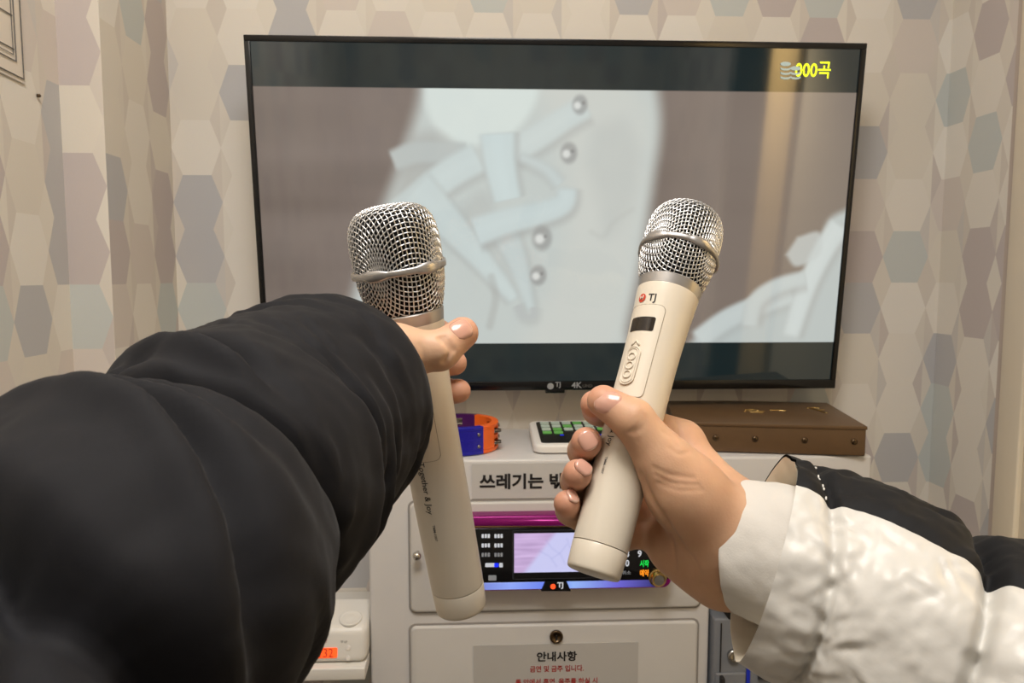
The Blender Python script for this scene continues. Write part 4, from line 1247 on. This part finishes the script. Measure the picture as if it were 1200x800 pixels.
# ------------------------------------------------------------------ sleeves: lofted cloth tubes
def loft_frames(C, ns):
    """Rings along a spline through C = [(point, radius)]; returns centres, tangents, up, side, radius."""
    pts = np.array([np.r_[p, r] for p, r in C]); q = spline(list(pts), 40)
    d = np.r_[0, np.cumsum(np.linalg.norm(np.diff(q[:, :3], axis=0), axis=1))]
    t = np.linspace(0, d[-1], ns); Q = np.stack([np.interp(t, d, q[:, k]) for k in range(4)], 1)
    T = np.gradient(Q[:, :3], axis=0); T /= np.linalg.norm(T, axis=1)[:, None]
    for _ in range(6): T[1:-1] = (T[:-2]+2*T[1:-1]+T[2:])/4
    T /= np.linalg.norm(T, axis=1)[:, None]
    U = Z_-T*(T@Z_)[:, None]; U /= np.linalg.norm(U, axis=1)[:, None]; S = np.cross(U, T)
    key = [d[40*i] for i in range(len(C))]
    return Q[:, :3], T, U, S, Q[:, 3], t, key
def fbm(p, sc, seed=0.0, oct_=3):
    v, a = 0, 1
    for k in range(oct_): v += a*noise.noise((p[0]*sc+seed, p[1]*sc, p[2]*sc)); a *= .5; sc *= 2
    return v
def gridfaces(ns, nt, wrap=True):
    return [[i*nt+j, i*nt+(j+1) % nt, (i+1)*nt+(j+1) % nt, (i+1)*nt+j] for i in range(ns-1) for j in range(nt if wrap else nt-1)]
def loft(C, ns, nt, shift, radial):
    """shift(t, th) moves a ring point along the arm, radial(t, th, p) scales and pads it (metres)."""
    Q, T, U, S, R, t, key = loft_frames(C, ns)
    V = np.empty((ns, nt, 3))
    for i in range(ns):
        for j in range(nt):
            th = 2*PI*j/nt
            dv_ = U[i]*math.cos(th)+S[i]*math.sin(th)
            p = Q[i]+dv_*R[i]
            V[i, j] = Q[i]+dv_*(R[i]+radial(t[i], th, p))+T[i]*shift(t[i], th)
    return V, key

# --- black padded sleeve: three quilted chambers
CL = [(pd(424, 464, .391), .038), (pd(408, 468, .382), .0475), (pd(378, 480, .360), .0515), (pd(300, 538, .305), .0525), (pd(222, 610, .250), .0535),
      (pd(21, 812, .173), .0525), (np.array([-.155, .08, 1.145]), .060), (np.array([-.19, -.03, 1.10]), .068)]
NS, NT = 260, 168
_, keyL = loft(CL, 8, 8, lambda t, h: 0, lambda t, h, p: 0)
fmL = loft_frames(CL, 8)[6]
seamsL = [(fmL[4]-.006, .018, 45, .85), (fmL[5]-.010, .012, 60, 1.5), (fmL[5]+.045, .012, 60, 1.6)]
foldsL = [(fmL[4]-.020, .018, 0, .0095, .0045, 2, 28), (fmL[4]-.034, .014, 0, .0055, .0055, 92, 45), (fmL[3]-.006, .014, 0, .0050, .0055, 108, 40), (fmL[3]-.030, .010, 0, .0020, .005, 75, 40),
          (fmL[5]-.034, .020, 0, .0100, .0052, 35, 75), (fmL[5]+.010, .018, 0, .0085, .0058, 45, 70), (fmL[4]+.020, .014, 0, .0060, .0045, 0, 45), (fmL[5]+.028, .02, 0, .004, .006, 20, 70)]
def pinch(t, th, seams, depth, width, pad, seed):
    ds = [t-(q[0]+q[1]*math.cos(th-math.radians(q[2]))) for q in seams]
    r = 0
    for d, q in zip(ds, seams): r -= depth*q[3]*math.exp(-(d/(width*(.4+.6*q[3])))**2)
    m = min(abs(d) for d in ds)
    r += pad*(1-math.exp(-(m/.018)**2))
    r += (.0016 if seed < 5 else .0026)*math.exp(-(m/.016)**2)*noise.noise((math.cos(th)*(4.2 if seed < 5 else 6.5)+seed, math.sin(th)*(4.2 if seed < 5 else 6.5), t*9))
    return r
wl = [(random.uniform(fmL[2], fmL[5]+.03), random.uniform(-50, 130), random.uniform(.7, 1.9), random.uniform(.010, .026), random.uniform(.0010, .0024)) for _ in range(34)]
def radL(t, th, p):
    r = pinch(t, th, seamsL, .0105, .0042, .005, 1.0)
    for t0, a, ph, dep, wid, tc0, spread in foldsL:
        dth = (math.degrees(th)-tc0+180) % 360-180
        d = t-(t0+a*math.sin(math.radians(dth)*1.4))
        r -= dep*math.exp(-(d/wid)**2)*math.exp(-(dth/spread)**2) - .6*dep*math.exp(-((d-wid*1.8)/wid)**2)*math.exp(-(dth/spread)**2)
    deg = (math.degrees(th)+180) % 360-180
    for t0, d0, sl, ln, dep in wl:
        x = t-t0; y = math.radians(deg-d0)*.055
        a = x*math.cos(sl)+y*math.sin(sl); b = -x*math.sin(sl)+y*math.cos(sl)
        if abs(a) < ln*2.5 and abs(b) < .014: r -= dep*math.exp(-(a/ln)**2)*(math.exp(-(b/.0026)**2)-.6*math.exp(-((b-.0045)/.003)**2))
    lipf = min(1, t/.03)
    return (r+.0030*fbm(p, 16, 3.0)+.0012*fbm(p, 55, 9.0))*lipf
VL, _ = loft(CL, NS, NT, lambda t, h: 0, radL)
Fl = gridfaces(NS, NT)+[list(range((NS-1)*NT, NS*NT))]
# the lip turns inward round the wrist
lipc = pd(404, 465, .384); Vl = VL.reshape(-1, 3); n0_ = len(Vl); inn = []
for k, f in ((1, .93), (2, .86)):
    inn.append(VL[0]*f+VL[0].mean(0)*(1-f)+(VL[6].mean(0)-VL[0].mean(0))*k*.5)
Vl = np.concatenate([Vl]+inn)
Fi = [[n0_+(j+1) % NT, n0_+j, n0_+NT+j, n0_+NT+(j+1) % NT] for j in range(NT)]+[[(j+1) % NT, j, n0_+j, n0_+(j+1) % NT] for j in range(NT)]
obj('padded_sleeve', Vl, [f for f in Fl]+Fi, M['jacket'], pl_)

# --- white padded sleeve with a black panel along its top
CR = [(pd(893, 651, .402), .0535), (pd(936, 670, .3925), .0562), (pd(1000, 702, .3785), .0568), (pd(1150, 792, .345), .0620), (pd(1350, 905, .300), .068), (pd(1600, 1040, .25), .072), (np.array([.36, .10, 1.05]), .074)]
kR = loft_frames(CR, 8)[6]
seamsR = [(kR[1]+.000, .010, -125, 1.0), (kR[3]-.016, .020, 250, 2.0), (kR[4]+.03, .015, 250, 1.5)]
def skew(t, th):
    return (-(.021 if math.sin(th-.15) > 0 else .014)*math.sin(th-.15)-.001*math.cos(th)+.001)*math.exp(-(t/.06)**2)
wr = [(random.uniform(kR[1], kR[4]), random.uniform(-130, 20), random.uniform(-.9, .9), random.uniform(.005, .012), random.uniform(.0006, .0014)) for _ in range(60)]
def radR(t, th, p):
    r = pinch(t, th, seamsR, .0050, .0032, .0035, 7.0)
    deg = (math.degrees(th)+180) % 360-180
    for t0, d0, sl, ln, dep in wr:
        x = t-t0; y = math.radians(deg-d0)*.058
        a = x*math.cos(sl)+y*math.sin(sl); b = -x*math.sin(sl)+y*math.cos(sl)
        if abs(a) < ln*2.5 and abs(b) < .01: r -= dep*math.exp(-(a/ln)**2)*(math.exp(-(b/.0019)**2)-.6*math.exp(-((b-.0034)/.0024)**2))
    return r+.0030*fbm(p, 17, 13.0)+.0016*fbm(p, 60, 4.0)*(1 if -140 < deg < 30 else .6)
NSR, NTR = 250, 210
VR, _ = loft(CR, NSR, NTR, skew, radR)
PAN0, PAN1 = -24, 75
def in_panel(j, i):
    deg = (360*(j+.5)/NTR+180) % 360-180
    return PAN0 < deg < PAN1
allF = [(i, j) for i in range(NSR-1) for j in range(NTR)]
def quad(i, j): return [i*NTR+j, i*NTR+(j+1) % NTR, (i+1)*NTR+(j+1) % NTR, (i+1)*NTR+j]
def submesh(V, quads):
    used = sorted({k for q in quads for k in q}); mp_ = {k: n for n, k in enumerate(used)}
    return V[used], [[mp_[k] for k in q] for q in quads]
ctrR = VR.mean(1)
VRf = VR.reshape(-1, 3)
white = obj('padded_sleeve', *submesh(VRf, [quad(i, j) for i, j in allF if not in_panel(j, i)]), M['white_nylon'], pr)
# the panel cloth lies slightly proud of the white shell
Vp = VR.copy()
for j in range(NTR):
    deg = (360*j/NTR+180) % 360-180
    e = min(abs(deg-PAN0), abs(deg-PAN1)) if PAN0 <= deg <= PAN1 else 0
    k = .0016*min(1, e/8)
    dvv = Vp[:, j]-ctrR; Vp[:, j] += dvv/np.linalg.norm(dvv, axis=1)[:, None]*k
obj('sleeve_panel', *submesh(Vp.reshape(-1, 3), [quad(i, j) for i, j in allF if in_panel(j, i)]), M['jacket2'], pr)
# lining inside the hem
lin_r = [VR[0], VR[0]+(ctrR[6]-ctrR[0])*.10+(ctrR[0]-VR[0])*.02]
for k in (6, 14, 24, 36): lin_r.append(VR[k]+(ctrR[k]-VR[k])*(.07+.003*k))
LV = np.concatenate(lin_r); nl = len(lin_r)
obj('sleeve_lining', LV, [f[::-1] for f in gridfaces(nl, NTR)], M['lining'], pr)
# stitches across the panel at the hem seam
tR = np.linspace(0, loft_frames(CR, NSR)[5][-1], NSR)
st = G(); line = []
for j in range(NTR):
    deg = (360*j/NTR+180) % 360-180
    if PAN0+1 < deg < PAN1:
        th = 2*PI*j/NTR; i = int(np.argmin(np.abs(tR-(seamsR[0][0]+seamsR[0][1]*math.cos(th-math.radians(seamsR[0][2]))-.0025))))
        dvv = Vp[i, j]-ctrR[i]; line.append((deg, Vp[i, j]+dvv/np.linalg.norm(dvv)*.0006))
line.sort(key=lambda q: q[0])
for k in range(0, len(line)-2, 3): st.add(*tube([line[k][1], line[k+1][1], line[k+2][1]][:2]+[line[k+1][1]*.3+line[k+2][1]*.7], .00045, 6))
obj('stitching', *st, M['thread'], pr)
# soft inner cuff round the wrist
CC = [(pd(862, 638, .4160), .0360), (pd(876, 642, .411), .0362), (pd(905, 651, .4035), .0385), (pd(970, 672, .388), .0420)]
def skc(t, th): return .011*math.cos(th+1.9)*math.exp(-(t/.05)**2)
VC, _ = loft(CC, 60, 120, skc, lambda t, th, p: .0009*fbm(p, 60, 2.0)+.0008*math.sin(th*3+t*60)*min(1, t/.02)+.0012*math.exp(-(t/.003)**2)*0)
cc = VC.mean(1)
inner = [VC[k]+(cc[k]-VC[k])*.06 for k in (12, 6, 2, 0)]
VV = np.concatenate([np.stack(inner), VC]); nn_ = VV.shape[0]
obj('inner_cuff', VV.reshape(-1, 3), gridfaces(nn_, 120), M['cuff_cloth'], pr)

# ------------------------------------------------------------------ light
def area(name, loc, to, size, power, col, size_y=None):
    l = bpy.data.lights.new(name, 'AREA'); l.energy = power; l.size = size; l.color = col
    if name == 'post_fill': l.spread = math.radians(75)
    if size_y: l.shape = 'RECTANGLE'; l.size_y = size_y
    o = bpy.data.objects.new(name, l); o.location = loc
    o.rotation_euler = (Vector(to)-Vector(loc)).to_track_quat('-Z', 'Y').to_euler(); COL.objects.link(o); return o
area('ceiling_lamp', (0.0, 0.10, ZC-.03), (0.05, 0.25, 0), .50, 13.0, (1.0, .975, .95))
area('post_fill', (XR-.22, 0.24, 1.98), (XR-.01, 0.29, 1.35), .10, 5.2, (1.0, .88, .62))  # added unseen light that brightens the door post for its reflection in the screen
area('rear_lamp', (-.20, .05, ZC-.05), (-.75, .75, 1.2), .30, 4.5, (1.0, .88, .72))
w = bpy.data.worlds.new('booth_ambience'); scene.world = w; w.use_nodes = True
bg = w.node_tree.nodes['Background']; bg.inputs[0].default_value = (1.0, .97, .94, 1); bg.inputs[1].default_value = .24

# ------------------------------------------------------------------ camera
cam = bpy.data.cameras.new('camera'); cam.sensor_width = 36; cam.lens = F*36/1200; cam.clip_start = .01
cam.dof.use_dof = True; cam.dof.focus_distance = .42; cam.dof.aperture_fstop = 32
co = bpy.data.objects.new('camera', cam); COL.objects.link(co)
mm = Matrix.Identity(4)
for i, ax in enumerate((cr, cu, -cf)):
    for j in range(3): mm[j][i] = ax[j]
for j in range(3): mm[j][3] = EYE[j]
co.matrix_world = mm
scene.camera = co
scene.view_settings.view_transform = 'Standard'
scene.view_settings.look = 'None'
scene.view_settings.exposure = 0
scene.cycles.use_denoising = True
scene.cycles.max_bounces = 8
